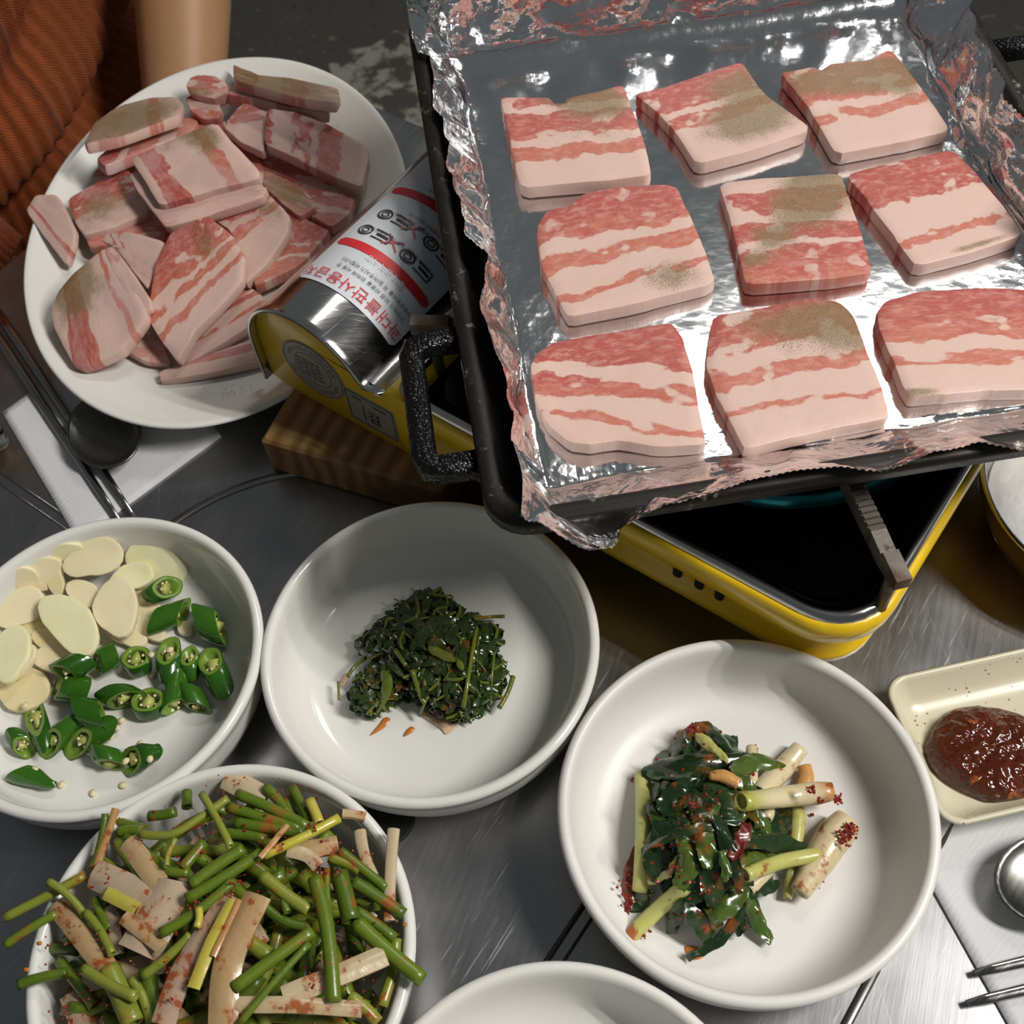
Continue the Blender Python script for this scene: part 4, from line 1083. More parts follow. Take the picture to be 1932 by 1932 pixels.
def chili(A, Bp, r, tilt, label, zA=None, zB=None, taper=1.0, ringup=False, flat=1.0, seed=0):
    """oblique-cut chili piece: skin tube, paler cut face and hollow, seed core"""
    r = r * GS / 3500; n = 22
    pa, pb = zg(*A), zg(*Bp)
    za = ZB + r * .95 if zA is None else zA; zb = ZB + r * .95 if zB is None else zB
    a = Pb(*pa, C_GAR, za - ZB); b = Pb(*pb, C_GAR, zb - ZB)
    if ringup:
        ax = Vector((0.08, .25, 1)).normalized(); a = P(*pa, ZB + .0085); b = a - ax * .0075
        nrm = ax
    else:
        ax = (a - b).normalized(); nrm = (ax * (1 - tilt * .72) + Vector((0, -.25, 1)) * tilt * .72 + ax.cross(Vector((0, 0, 1))) * ((.75 if seed % 2 else -.75) if tilt < .3 else .0)).normalized()
    s = ax.cross(Vector((0, 0, 1)) if not ringup else Vector((0, 1, 0))).normalized(); u = s.cross(ax).normalized()
    if u.z < 0: u = -u
    rr = random.Random(seed)
    def ring(c, k, nn, sh=0.0, fl=1.0):
        out = []
        for i in range(n):
            t = 2 * math.pi * i / n
            w_ = 1 + .05 * math.sin(2 * t + seed) + .03 * math.sin(5 * t + seed * 2)
            qv = s * (math.cos(t) * r * k * w_) + u * (math.sin(t) * r * k * w_ * flat)
            den = nn.dot(ax)
            den = max(.28, den) if den >= 0 else min(-.28, den)
            out.append(c + qv - ax * (nn.dot(qv) / den) + ax * sh)
        return out
    root = empty('chili_piece', Vector((a.x + b.x, a.y + b.y, 2 * ZB)) / 2, label, 'chili', 'cut green chilies in the left bowl')
    L = (a - b).length
    rings = [ring(a, .93, nrm, 0), ring(a, 1, nrm, -.0003), ring(a, 1.02, nrm, -L * .3), ring(b, taper * 1.0, nrm, L * .15), ring(b, taper * .96, nrm, 0)]
    if taper < .7: rings.append(ring(b, taper * .35, nrm, -.0028))
    v, f = loft(rings, False, taper < .7); mesh('skin', v, f, M_CHILI, root)
    ir = .70
    rings = [ring(a, .93, nrm, 0), ring(a, ir + .03, nrm, .0001), ring(a, ir - .04, nrm, -.0006), ring(b, ir * taper * .95, nrm, .0006)]
    if taper >= .7: rings += [ring(b, taper * .96, nrm, 0)]
    v, f = loft(rings, False, taper < .7); mesh('flesh', v, f, M_CHILIF, root)
    # core with seeds
    mb = MB(); ms = MB(); p0 = a.lerp(b, .04); p1 = a.lerp(b, .85)
    dv = s * r * .15
    v, f = tube([p0 + dv, p0.lerp(p1, .5), p1 - dv], [r * .46, r * .36, r * .2], 9, .8, jit=.6, seed=seed); mb.add(v, f)
    for k in range(6):
        t = k * 1.05 + seed; c = p0.lerp(p1, rr.uniform(0, .45)) + (s * math.cos(t) + u * math.sin(t)) * r * .48 + ax * .0004
        v, f = lathe([(.0001, .0004), (.0007, .0003), (.0009, 0), (.0007, -.0003), (.0001, -.0004)], c, 7); ms.add(v, f)
    mb.obj('seed_core', M_CHILIC, root); ms.obj('seeds', M_SEED, root)
CH = [
 ((1175, 400), (1100, 440), 88, .75, 'chili piece nearest the back of the bowl beside the round garlic slice', {'zA': ZB + .012, 'zB': ZB + .009}),
 ((1080, 640), (1290, 570), 84, .05, 'smooth chili length just below the backmost chili piece', {'zA': ZB + .008, 'zB': ZB + .008}),
 ((1550, 690), (1390, 640), 112, .15, 'dark chili piece furthest right in the bowl', {}),
 ((1180, 845), (1200, 985), 86, .85, 'slanted chili piece with one seed on its cut face', {'zA': ZB + .011}),
 ((1325, 880), (1350, 990), 66, .85, 'narrow slanted chili slice between two others at the right', {'zA': ZB + .010}),
 ((1475, 915), (1555, 1090), 92, .8, 'long slanted chili piece below the dark one at the right rim', {'zA': ZB + .011}),
 ((1215, 1240), (1250, 1020), 74, .05, 'bright smooth chili piece in front of the narrow slice', {}),
 ((1395, 1250), (1330, 1110), 72, .2, 'chili piece standing beside the bright smooth one, cut edge right', {}),
 ((1035, 1190), (1040, 1200), 112, .9, 'round chili ring you can see the bowl through', {'ringup': True}),
 ((885, 1190), (800, 1140), 98, .25, 'chili piece just left of the see-through ring', {}),
 ((950, 890), (960, 900), 104, .9, 'round chili ring full of seeds at the top middle', {'ringup': True}),
 ((685, 935), (800, 880), 92, .45, 'chili piece behind the folded one, dark hollow end', {'zA': ZB + .010, 'zB': ZB + .010}),
 ((440, 1000), (590, 920), 86, .05, 'smooth green chili piece lying over the open hollow one', {'zA': ZB + .016, 'zB': ZB + .014}),
 ((400, 1095), (600, 1130), 96, .6, 'open hollow chili piece with a pale seed core at the left', {}),
 ((530, 1260), (725, 1305), 98, .05, 'shiny smooth chili length in the middle front', {'zA': ZB + .010, 'zB': ZB + .010}),
 ((240, 1290), (285, 1400), 72, .9, 'long slanted chili slice with an orange core near the tan garlic', {}),
 ((170, 1525), (115, 1460), 66, .75, 'slanted chili slice at the left front of the bowl', {}),
 ((350, 1500), (470, 1400), 80, .85, 'slanted chili piece second from the left in the front row', {}),
 ((545, 1500), (720, 1410), 84, .88, 'long slanted chili piece in the middle of the front row', {}),
 ((790, 1650), (740, 1545), 92, .1, 'smooth chili length leaning on the pointed piece in front', {}),
 ((915, 1620), (1090, 1560), 90, .75, 'pointed chili piece nearest the front right rim', {'taper': .62}),
 ((130, 1700), (350, 1790), 70, .1, 'chili tip lying alone at the front left', {'taper': .55}),
]
for i, (A, Bp, r, tl, lb, kw) in enumerate(CH):
    chili(A, Bp, r, tl, lb, seed=i, **kw)
SEEDS = [((265, 385), .021, 'on the translucent garlic'), ((175, 1230), .017, 'on the slanted slice with the orange core'), ((325, 1410), .014, 'at the lower end of the slanted slice with the orange core'), ((240, 1680), .017, 'on the lone chili tip'),
 ((430, 1785), .0090, 'on the bowl just right of the lone chili tip'), ((650, 1845), .0092, 'on the bowl, frontmost of all'), ((860, 1790), .0090, 'on the bowl below the pointed piece'), ((880, 1620), .018, 'at the cut end of the pointed piece'),
 ((1050, 1605), .020, 'on the side of the pointed piece'), ((820, 1390), .011, 'beside the long slanted piece, upper of two'), ((850, 1335), .0090, 'just under the shiny smooth length'), ((985, 1500), .0090, 'behind the pointed piece'),
 ((1060, 875), .017, 'at the right edge of the seedy ring'), ((1190, 840), .021, 'on the slanted piece at the top right'), ((1070, 1020), .0090, 'behind the see-through ring'), ((770, 1450), .013, 'beside the long slanted piece, lower of two')]
for i, (p, z, lb) in enumerate(SEEDS):
    c = P(*zg(*p), z)
    v, f = lathe([(.0001, .0010), (.0013, .0008), (.0022, 0), (.0013, -.0007), (.0001, -.0008)], c, 12, 1, .85, i)
    o = mesh('chili_seed', v, f, M_SEED, loc=c); tag(o, 'round cream chili seed ' + lb, 'seed', 'loose chili seeds in the left bowl')

# ------------------------------------------------------------------ chive heap
zs = lambda x, y: (x / 2.415, 1440 + y / 2.415)
GH = 'seasoned stalks heaped in the lower left bowl'
MT = {'g': M_ST_GREEN, 'y': M_ST_YELLOW, 'p': M_ST_PALE, 't': M_ST_TAN, 'w': M_ST_GREY, 'o': M_ST_ORANGE, 'r': M_ST_RED, 'b': M_ST_BRIGHT}
NMT = {'g': ('green', 'stalk'), 'y': ('yellow-green', 'stalk'), 'p': ('pale cream', 'leek strip'), 't': ('tan', 'leek strip'), 'w': ('greyish translucent', 'leek strip'), 'o': ('thin orange', 'strip'), 'r': ('red-sauced', 'strip'), 'b': ('bright yellow', 'strip')}
def heap_z(p):
    d = math.hypot(p.x - C_SCA[0], p.y - C_SCA[1]) / .085
    return .056 - .016 * d * d if d < 1.05 else .0400
def stalk(pts, w, ty, label, dz=0.0, flat=False, zover=None, seed=0):
    wm = w * 1.22 / 2.415 / 4350
    P3 = []
    for i, (x, y) in enumerate(pts):
        p = P(*zs(x, y), .05); z = heap_z(p) + dz
        if zover: z = zover[min(i, len(zover) - 1)]
        P3.append(P(*zs(x, y), z))
    path = smooth_path(P3, 4 if len(P3) > 2 else 5)
    c = centroid(path)
    if flat:
        v, f = ribbon(path, wm, .0011, .30, .05, seed, 5, twist=.2)
        o = mesh('leek_strip', v, f, MT[ty], loc=c)
    else:
        rr = random.Random(seed); k = Vector((rr.uniform(-1, 1), rr.uniform(-1, 1), 0)) * .0009
        m = len(path)
        path = [p + k * math.sin(math.pi * i / (m - 1)) for i, p in enumerate(path)]
        v, f = tube(path, [wm * .5, wm * .47, wm * .5], 9, .92, hollow=.8)
        o = mesh('chive_stalk' if ty in 'gyb' else 'leek_strip', v, f, MT[ty], loc=c)
    return tag(o, label, 'vegetable', GH)
HS = [
 ([(20, 705), (200, 615), (390, 510)], 40, 'y', 'yellow-green stalk jutting furthest over the left rim, upper of two', 0, 0, [.047, .047, .046]),
 ([(25, 830), (140, 760), (260, 685)], 36, 'g', 'green stalk jutting over the left rim, lower of two', 0, 0, [.0455, .047, .046]),
 ([(220, 540), (300, 610), (390, 700)], 32, 'y', 'short stalk lying across the longest left overhanging stalk', 0, 0, [.053, .052, .05]),
 ([(85, 1010), (200, 975), (310, 955)], 42, 'g', 'green stalk crossing the left rim near the photo bottom', 0, 0, [.046, .0465, .044]),
 ([(330, 1160), (500, 1095)], 38, 'g', 'short glossy stalk inside the left rim near the photo bottom', 0, 0, [.035, .043]),
 ([(270, 900), (350, 1010), (430, 1110)], 45, 'g', 'green stalk running down inside the left rim', -.008, 0, None),
 ([(390, 680), (450, 770), (510, 870)], 35, 'y', 'slim stalk beside the pointed tan leek strip', .004, 0, None),
 ([(380, 935), (500, 1000), (620, 1065)], 42, 'y', 'pale green stalk lying over the thick light green leek', .010, 0, None),
 ([(495, 940), (550, 1050), (610, 1190)], 85, 'y', 'thick light green leek tube near the photo bottom', .004, 0, None),
 ([(250, 640), (380, 800), (490, 940)], 80, 't', 'pointed tan leek strip slanting across the left of the heap', .003, 1, None),
 ([(420, 500), (540, 550), (690, 620)], 110, 'w', 'pinkish leek strip with a red spot on its end', .005, 1, None),
 ([(575, 355), (650, 450), (720, 545)], 80, 't', 'peach leek strip at the upper left of the heap', .005, 1, None),
 ([(775, 530), (710, 690), (620, 860)], 165, 'w', 'widest translucent leek strip in the left centre', .006, 1, None),
 ([(500, 650), (520, 750), (535, 870)], 45, 'w', 'narrow greyish leek strip left of the widest one', -.001, 1, None),
 ([(480, 590), (620, 660)], 50, 'b', 'short bright yellow strip under the pinkish leek strip', .007, 1, None),
 ([(730, 775), (900, 660), (1060, 540)], 42, 'g', 'bright green stalk slanting up, lowest of three parallel ones', .009, 0, None),
 ([(850, 620), (1020, 520), (1190, 410)], 46, 'g', 'green stalk slanting up, middle of three parallel ones', .008, 0, None),
 ([(870, 555), (990, 470), (1110, 390)], 50, 'g', 'green stalk slanting up, highest of three parallel ones', .006, 0, None),
 ([(640, 325), (790, 325), (930, 240), (1040, 160)], 34, 'y', 'bent yellow-green stalk along the back left of the heap', .007, 0, None),
 ([(920, 140), (985, 260), (1050, 380)], 32, 'y', 'light thin stalk leaning down from the back of the heap', .010, 0, None),
 ([(1080, 140), (1240, 215), (1400, 290)], 45, 'g', 'long green stalk at the back, uppermost of the sheaf', .004, 0, None),
 ([(1040, 200), (1200, 250), (1370, 300)], 45, 'g', 'long green stalk at the back, second of the sheaf', .003, 0, None),
 ([(1070, 270), (1220, 290), (1390, 315)], 46, 'g', 'long green stalk at the back, third of the sheaf', .003, 0, None),
 ([(1020, 320), (1210, 350)], 44, 'g', 'green stalk at the back, lowest of the sheaf', .001, 0, None),
 ([(1210, 110), (1320, 240)], 45, 'g', 'dark green stalk leaning on the back rim, left one', -.002, 0, None),
 ([(1330, 110), (1410, 260)], 42, 'g', 'olive stalk leaning on the back rim, middle one', -.001, 0, None),
 ([(1410, 170), (1455, 275)], 45, 'b', 'yellow stalk leaning at the back, right one', .004, 0, None),
 ([(1200, 420), (1380, 340), (1545, 250)], 40, 'b', 'bright yellow stalk streaked with red sauce at the back right', .009, 0, None),
 ([(1185, 430), (1310, 280)], 20, 'o', 'thin orange strip crossing the yellow stalk', .014, 1, None),
 ([(1360, 400), (1540, 365)], 72, 't', 'tan leek strip below the bright yellow stalk', .003, 1, None),
 ([(1310, 395), (1400, 420), (1450, 470)], 50, 'p', 'curled white leek strip in the right centre', .007, 1, None),
 ([(1640, 310), (1700, 520)], 50, 'p', 'pale stalk leaning inside the right rim, left one', .003, 0, None),
 ([(1795, 300), (1785, 520), (1775, 720)], 48, 'p', 'pale yellow stalk standing against the right rim', .004, 0, [.050, .048, .046]),
 ([(1560, 230), (1665, 245)], 40, 't', 'short tan strip at the back right rim', .002, 0, None),
 ([(1550, 400), (1660, 490), (1760, 570)], 40, 'g', 'thin green stalk pointing right, upper one', .005, 0, None),
 ([(1500, 430), (1640, 490)], 40, 'g', 'short green stalk left of the pale standing stalks', .004, 0, None),
 ([(1610, 540), (1730, 620), (1840, 690)], 48, 'g', 'green stalk ending on the right rim with an open end', .007, 0, None),
 ([(1435, 520), (1480, 700), (1505, 900), (1520, 1090)], 58, 'g', 'longest upright green stalk in the right half', .012, 0, None),
 ([(1545, 500), (1600, 720)], 72, 'g', 'thick green stalk just right of the longest upright one', .007, 0, None),
 ([(1490, 480), (1500, 680)], 25, 'g', 'thin green stalk between the two thick upright ones', .012, 0, None),
 ([(1620, 670), (1800, 800)], 42, 'g', 'green stalk above the one jutting over the right rim', .003, 0, None),
 ([(1620, 720), (1770, 850), (1925, 985)], 60, 'g', 'thick green stalk jutting over the right rim', .004, 0, [.052, .050, .049]),
 ([(1195, 510), (1300, 590), (1410, 670)], 50, 'y', 'pale green split stalk in the centre right', .007, 0, None),
 ([(1180, 630), (1300, 720), (1420, 750)], 38, 'g', 'slim green stalk curving under the pale split stalk', .003, 0, None),
 ([(1425, 765), (1250, 890), (1065, 1025)], 50, 'g', 'green stalk slanting down to the left from the centre right', .011, 0, None),
 ([(1410, 820), (1240, 1010), (1090, 1188)], 28, 'g', 'thin curved green blade near the photo bottom', .013, 0, None),
 ([(1755, 870), (1520, 970), (1290, 1065)], 78, 'p', 'pinkish white leek strip pointing at the right rim', .009, 1, None),
 ([(1060, 1100), (1350, 1100), (1650, 1120)], 55, 'p', 'long flat pale leek strip near the photo bottom', .011, 1, None),
 ([(1170, 595), (1060, 830), (1020, 1000), (1015, 1200)], 105, 't', 'long tan leek strip curving down the middle', .012, 1, None),
 ([(1050, 600), (930, 780), (820, 960), (740, 1190)], 85, 'r', 'long leek strip smeared with red sauce left of the middle', .010, 1, None),
 ([(1060, 620), (960, 820), (880, 1025)], 45, 'b', 'yellow ribbon between the two long middle strips', .015, 1, None),
 ([(1090, 620), (970, 880)], 20, 'o', 'thin orange strip beside the yellow ribbon', .016, 1, None),
 ([(650, 970), (760, 870), (870, 780)], 38, 'y', 'slim stalk slanting up left of the red smeared strip', .007, 0, None),
 ([(600, 980), (650, 1080), (690, 1190)], 38, 'y', 'pale slim stalk beside the thick light green leek', .003, 0, None),
 ([(660, 940), (720, 1180)], 56, 'g', 'green stalk at the bottom between leek and red strip', .001, 0, None),
 ([(1805, 800), (1800, 950), (1740, 1110)], 45, 'y', 'yellow-green stalk curving along the lower right rim', -.002, 0, None),
 ([(1590, 1060), (1720, 1180)], 50, 'y', 'yellow-green stalk in the lower right corner of the heap', .003, 0, None),
 ([(1025, 60), (1120, 110), (1210, 160)], 95, 'p', 'cream leek piece leaning on the back rim', -.004, 1, None),
 ([(680, 240), (800, 220)], 45, 'g', 'short olive stalk at the back left, right one', -.001, 0, None),
 ([(540, 315), (655, 310)], 45, 'g', 'short olive stalk at the back left, left one', -.001, 0, None),
 ([(525, 262), (660, 300)], 40, 'g', 'dark green stalk behind the left olive stalk', -.003, 0, None),
 ([(850, 130), (852, 200)], 45, 'g', 'olive stalk end pointing at the back rim', -.003, 0, None),
 ([(420, 480), (450, 360), (480, 230)], 30, 'g', 'dark green blade rising over the upper left rim', .002, 0, [.046, .05, .054]),
 ([(440, 470), (480, 350), (525, 205)], 28, 'o', 'brownish strip rising over the upper left rim', .005, 1, [.048, .052, .056]),
 ([(220, 840), (360, 850)], 50, 'g', 'short glossy stalk inside the left rim', -.010, 0, None),
 ([(830, 480), (930, 360)], 45, 'g', 'green stalk behind the three parallel ones', .003, 0, None),
 ([(760, 470), (775, 410), (800, 345)], 24, 'y', 'thin light stalk hanging from the bent one', .009, 0, None),
 ([(530, 360), (640, 500), (700, 590)], 46, 'g', 'green stalk alongside the peach leek strip', .001, 0, None),
 ([(680, 420), (760, 500), (860, 500)], 40, 'g', 'dark stalk arching below the bent yellow-green one', .002, 0, None),
 ([(560, 700), (740, 840)], 50, 't', 'small tan strip below the widest translucent strip', .008, 1, None),
 ([(905, 660), (895, 750)], 30, 'b', 'short pale yellow end beside the red smeared strip', .012, 0, None),
 ([(430, 620), (500, 760)], 42, 'g', 'green stalk behind the slim left stalk', -.002, 0, None),
 ([(1110, 790), (1230, 880)], 62, 'y', 'light green stalk in the lower middle', .005, 0, None),
 ([(1290, 600), (1310, 680)], 30, 'g', 'short upright green stub in the centre', .006, 0, None),
]
for i, (pts, wd, ty, lb, dz, flat, zo) in enumerate(HS):
    stalk(pts, wd, ty, lb, dz, bool(flat), zo, i)
rr = random.Random(5)
for i in range(170):
    while True:
        x, y = rr.uniform(-.078, .078), rr.uniform(-.078, .078)
        if math.hypot(x, y) < .060: break
    a = rr.uniform(0, math.pi); L = rr.uniform(.030, .052); ex_, ey_ = math.cos(a) * L / 2, math.sin(a) * L / 2
    for _ in range(8):
        if max(math.hypot(x + ex_, y + ey_), math.hypot(x - ex_, y - ey_)) < .077: break
        x *= .8; y *= .8
    d = math.hypot(x, y) / .085
    lay = rr.random()
    z = .013 + (.051 - .019 * d * d - .013) * lay ** .6
    rm = max(math.hypot(x + ex_, y + ey_), math.hypot(x - ex_, y - ey_))
    z = max(z, bowl_z(C_SCA, Vector((C_SCA[0] + rm + .003, C_SCA[1], 0))) + .004)
    ty = rr.choice('gggggggyyyyptwg'); flat = ty in 'ptw'
    c = Vector((C_SCA[0] + x, C_SCA[1] + y, z))
    p0 = c - Vector((ex_, ey_, rr.uniform(-.003, .003))); p1 = c + Vector((ex_, ey_, rr.uniform(-.003, .003)))
    md = c + Vector((rr.uniform(-.003, .003), rr.uniform(-.003, .003), .001))
    path = smooth_path([p0, md, p1], 3)
    if flat: v, f = ribbon(path, rr.uniform(.006, .012), .001, .3, .08, i, 4)
    else: v, f = tube(path, rr.uniform(.0026, .0036), 8, .92, hollow=.8)
    o = mesh('leek_strip' if flat else 'chive_stalk', v, f, MT[ty], loc=c)
    sec = 'at the centre' if math.hypot(x, y) < .026 else 'toward the ' + ['right', 'back right', 'back', 'back left', 'left', 'front left', 'front', 'front right'][int(((math.degrees(math.atan2(y, x)) + 382.5) % 360) // 45)]
    lay_ = 'near the top' if lay > .6 else ('halfway down' if lay > .25 else 'at the bottom')
    tag(o, '%s seasoned %s %s of the chive heap, %s' % (NMT[ty][0], NMT[ty][1], lay_, sec), 'vegetable', '%s %ss %s of the chive heap, %s' % (NMT[ty][0], NMT[ty][1], lay_, sec))
def flakes(name, pts, mat, par, r0, r1, seed=3):
    mb = MB(); rr = random.Random(seed)
    for p in pts:
        r = rr.uniform(r0, r1); n = Vector((rr.uniform(-.5, .5), rr.uniform(-.5, .5), 1)).normalized(); s = n.orthogonal().normalized(); t = n.cross(s)
        vs = [p + s * r * math.cos(a) * rr.uniform(.5, 1.1) + t * r * math.sin(a) * rr.uniform(.5, 1.1) for a in (0, 1.3, 2.5, 3.8, 5.1)]
        vs.append(p + n * r * .6)
        mb.add(vs, [(k, (k + 1) % 5, 5) for k in range(5)] + [(4, 3, 2, 1, 0)])
    o = mb.obj(name, mat, par, smooth=False); o['kind'] = 'stuff'; return o
pts = []
rr = random.Random(9)
for k in range(520):
    a = rr.uniform(0, 6.28); r = .078 * math.sqrt(rr.random()); p = Vector((C_SCA[0] + r * math.cos(a), C_SCA[1] + r * math.sin(a), 0)); p.z = heap_z(p) + rr.uniform(-.002, .007); pts.append(p)
for (x, y) in ((1080, 560), (1060, 590), (900, 640), (880, 650), (870, 1000), (790, 1080), (1450, 490), (1470, 480), (1550, 500), (1480, 690), (490, 530), (1430, 1010), (1290, 330), (1420, 300), (760, 930)):
    for k in range(6):
        p = P(*zs(x + rr.gauss(0, 14), y + rr.gauss(0, 14)), .05); pts.append(P(*zs(x + rr.gauss(0, 14), y + rr.gauss(0, 14)), heap_z(p) + .013))
flakes('chili_flakes', pts, M_FLAKE, b_sca, .0004, .0011)
for (x, y) in ((180, 820), (295, 1097), (215, 1145), (1845, 735), (120, 940)):
    blob('sauce_spot', [zs(x - 12, y - 8), zs(x + 10, y - 10), zs(x + 14, y + 4), zs(x, y + 11), zs(x - 12, y + 6)], .0425 if x > 1500 or x < 200 else .03, M_STAIN, b_sca, .0003)

# ------------------------------------------------------------------ spinach-like greens in the middle bowl
OUT = [(800, 110), (1050, 80), (1200, 190), (1420, 330), (1660, 470), (1630, 700), (1730, 900), (1560, 1170), (1330, 1310), (1150, 1320), (850, 1150), (700, 1090), (430, 1280), (170, 1190), (260, 930), (430, 750), (280, 610), (470, 400)]
def inside(x, y, poly):
    c = False
    for i in range(len(poly)):
        x0, y0 = poly[i]; x1, y1 = poly[i - 1]
        if (y0 > y) != (y1 > y) and x < (x1 - x0) * (y - y0) / (y1 - y0) + x0: c = not c
    return c
def edge_d(x, y, poly):
    b = 1e9
    for i in range(len(poly)):
        x0, y0 = poly[i]; x1, y1 = poly[i - 1]; L = (x1 - x0) ** 2 + (y1 - y0) ** 2
        t = max(0, min(1, ((x - x0) * (x1 - x0) + (y - y0) * (y1 - y0)) / L)); b = min(b, math.hypot(x - x0 - t * (x1 - x0), y - y0 - t * (y1 - y0)))
    return b
zp = lambda x, y: (620 + x / 5.084, 1100 + y / 5.084)
rr = random.Random(21); mb = MB(); SP = []
def spz(x, y): 
    e = min(1, edge_d(x, y, OUT) / 420) if inside(x, y, OUT) else 0
    return .0095 + .022 * math.sqrt(e)
# solid core so no bowl shows through
for k in range(900):
    while True:
        x, y = rr.uniform(150, 1750), rr.uniform(80, 1330)
        if inside(x, y, OUT): break
    zt = spz(x, y); z = zt - .008 * rr.random() ** 2 if k > 200 else rr.uniform(.009, max(.0095, zt - .004))
    z = max(.0095, z)
    p = P(*zp(x, y), z); a = rr.uniform(0, 6.28); L = rr.uniform(.006, .014) * min(1, .5 + edge_d(x, y, OUT) / 250); t = Vector((math.cos(a), math.sin(a), rr.uniform(-.35, .35)))
    mid = p + Vector((0, 0, rr.uniform(.0006, .003)))
    path = smooth_path([p - t * L * .5, mid, p + t * L * .5], 3)
    for q_ in path: q_.z = max(q_.z, .0088)
    v, f = ribbon(path, rr.uniform(.0020, .0062), .0005, rr.uniform(-.5, .7), rr.uniform(.05, .3), k, 5, (.3, .2), rr.uniform(-1.2, 1.2), .0007); mb.add(v, f)
for k in range(70):
    while True:
        x, y = rr.uniform(170, 1730), rr.uniform(100, 1310)
        if inside(x, y, OUT): break
    p = P(*zp(x, y), spz(x, y) + .0008); a = rr.uniform(0, 6.28); L = rr.uniform(.006, .014); t = Vector((math.cos(a), math.sin(a), rr.uniform(-.2, .2))); sd_ = Vector((-t.y, t.x, 0)) * rr.uniform(-.003, .003)
    path = smooth_path([p - t * L * .5, p + sd_ + Vector((0, 0, .001)), p + t * L * .5], 4)
    for q_ in path: q_.z = max(q_.z, .0092)
    v, f = tube(path, rr.uniform(.0004, .0009), 6); mb.add(v, f, m=1)
greens = mb.obj('seasoned_greens', None, None, loc=(C_SPIN[0], C_SPIN[1], .0085), mats=[M_SPIN, M_SPINSTEM])
tag(greens, 'heap of dark wilted seasoned greens in the middle white bowl', 'vegetable', None, 'stuff')
pts = [P(*zp(rr.uniform(200, 1680), rr.uniform(150, 1280)), .02) for _ in range(330)]
fk = []
for _ in range(320):
    x, y = rr.uniform(170, 1720), rr.uniform(100, 1310)
    if inside(x, y, OUT): fk.append(P(*zp(x, y), spz(x, y) + .0015))
flakes('chili_flakes', fk, M_FLAKE, greens, .0004, .0008, 8)
STM = [
 ([(830, 130), (860, 240), (820, 340), (620, 410)], 42, 'green stem curling down the upper left of the dark greens', .002, 0),
 ([(1390, 345), (1550, 325), (1690, 320)], 40, 'green stem poking out to the right of the dark greens', .004, 0),
 ([(960, 115), (1075, 50)], 42, 'short stem pointing up from the top of the dark greens', .004, 0),
 ([(980, 110), (1090, 125), (1190, 145)], 45, 'brownish stem lying across the top of the dark greens', .004, 0),
 ([(790, 50), (860, 110)], 14, 'hair-thin stem tip at the top of the dark greens', .003, 0),
 ([(1420, 430), (1370, 700), (1325, 1000), (1290, 1190)], 48, 'long stem running down the right of the dark greens', .003, 0),
 ([(1590, 660), (1570, 850), (1550, 1170)], 28, 'thin stem hanging at the far right of the dark greens', .003, 0),
 ([(1770, 895), (1720, 1050), (1635, 1200)], 52, 'bright stem end at the lower right of the dark greens', .003, 0),
 ([(360, 715), (250, 800), (180, 900)], 42, 'yellow-green stem at the left of the dark greens', .004, 0),
 ([(90, 945), (100, 1120)], 28, 'short stem standing alone left of the dark greens', .003, 0),
 ([(960, 620), (1090, 680), (1220, 750)], 90, 'bright glossy leaf in the centre of the dark greens', .003, 1),
 ([(1240, 740), (1290, 840)], 60, 'small yellow-green leaf right of the centre of the dark greens', .004, 1),
 ([(640, 640), (740, 790)], 46, 'olive stem left of the centre of the dark greens', .002, 0),
 ([(800, 830), (880, 1080), (930, 1150)], 52, 'stem with a red sauced patch at the bottom of the dark greens', .003, 0),
 ([(950, 1085), (870, 1270)], 36, 'forked stem tip at the bottom of the dark greens', .002, 0),
 ([(500, 1235), (570, 1180), (655, 1200)], 22, 'thin curl of stem on the bowl below the dark greens', .001, 0),
 ([(520, 840), (560, 980), (450, 1270)], 105, 'folded green leaf at the lower left of the dark greens', .004, 1),
 ([(1640, 785), (1700, 830), (1745, 900)], 12, 'hair-thin loop at the right of the dark greens', .004, 0),
 ([(1460, 430), (1560, 440), (1670, 480)], 150, 'broad shiny leaf at the upper right of the dark greens', .003, 2),
 ([(900, 430), (870, 530), (900, 620)], 110, 'dark folded leaf in the upper middle of the dark greens', .003, 2),
 ([(1290, 1050), (1310, 1180), (1290, 1300)], 110, 'dark leaf tip at the bottom right of the dark greens', .002, 2),
 ([(280, 610), (360, 650), (480, 700)], 95, 'dark leaf tip at the left of the dark greens', .003, 2),
]
for i, (pp_, wd, lb, dz, kind) in enumerate(STM):
    wm = wd / 5.084 / 3700
    path = smooth_path([P(*zp(x, y), max(spz(x, y), .0092 + (wm * .5 if not kind else 0)) + dz + (.0018 if not kind else .001)) for x, y in pp_], 4)
    if kind: v, f = ribbon(path, wm, .0006, .35, .12, i, 5, (.4, .15))
    else: v, f = tube(path, [wm * .5, wm * .42, wm * .5], 8)
    c = centroid(path)
    o = mesh('leaf' if kind else 'green_stem', v, f, M_SPIN if kind == 2 else M_SPINSTEM, loc=c); tag(o, lb, 'vegetable', 'stems and leaves showing in the dark greens')

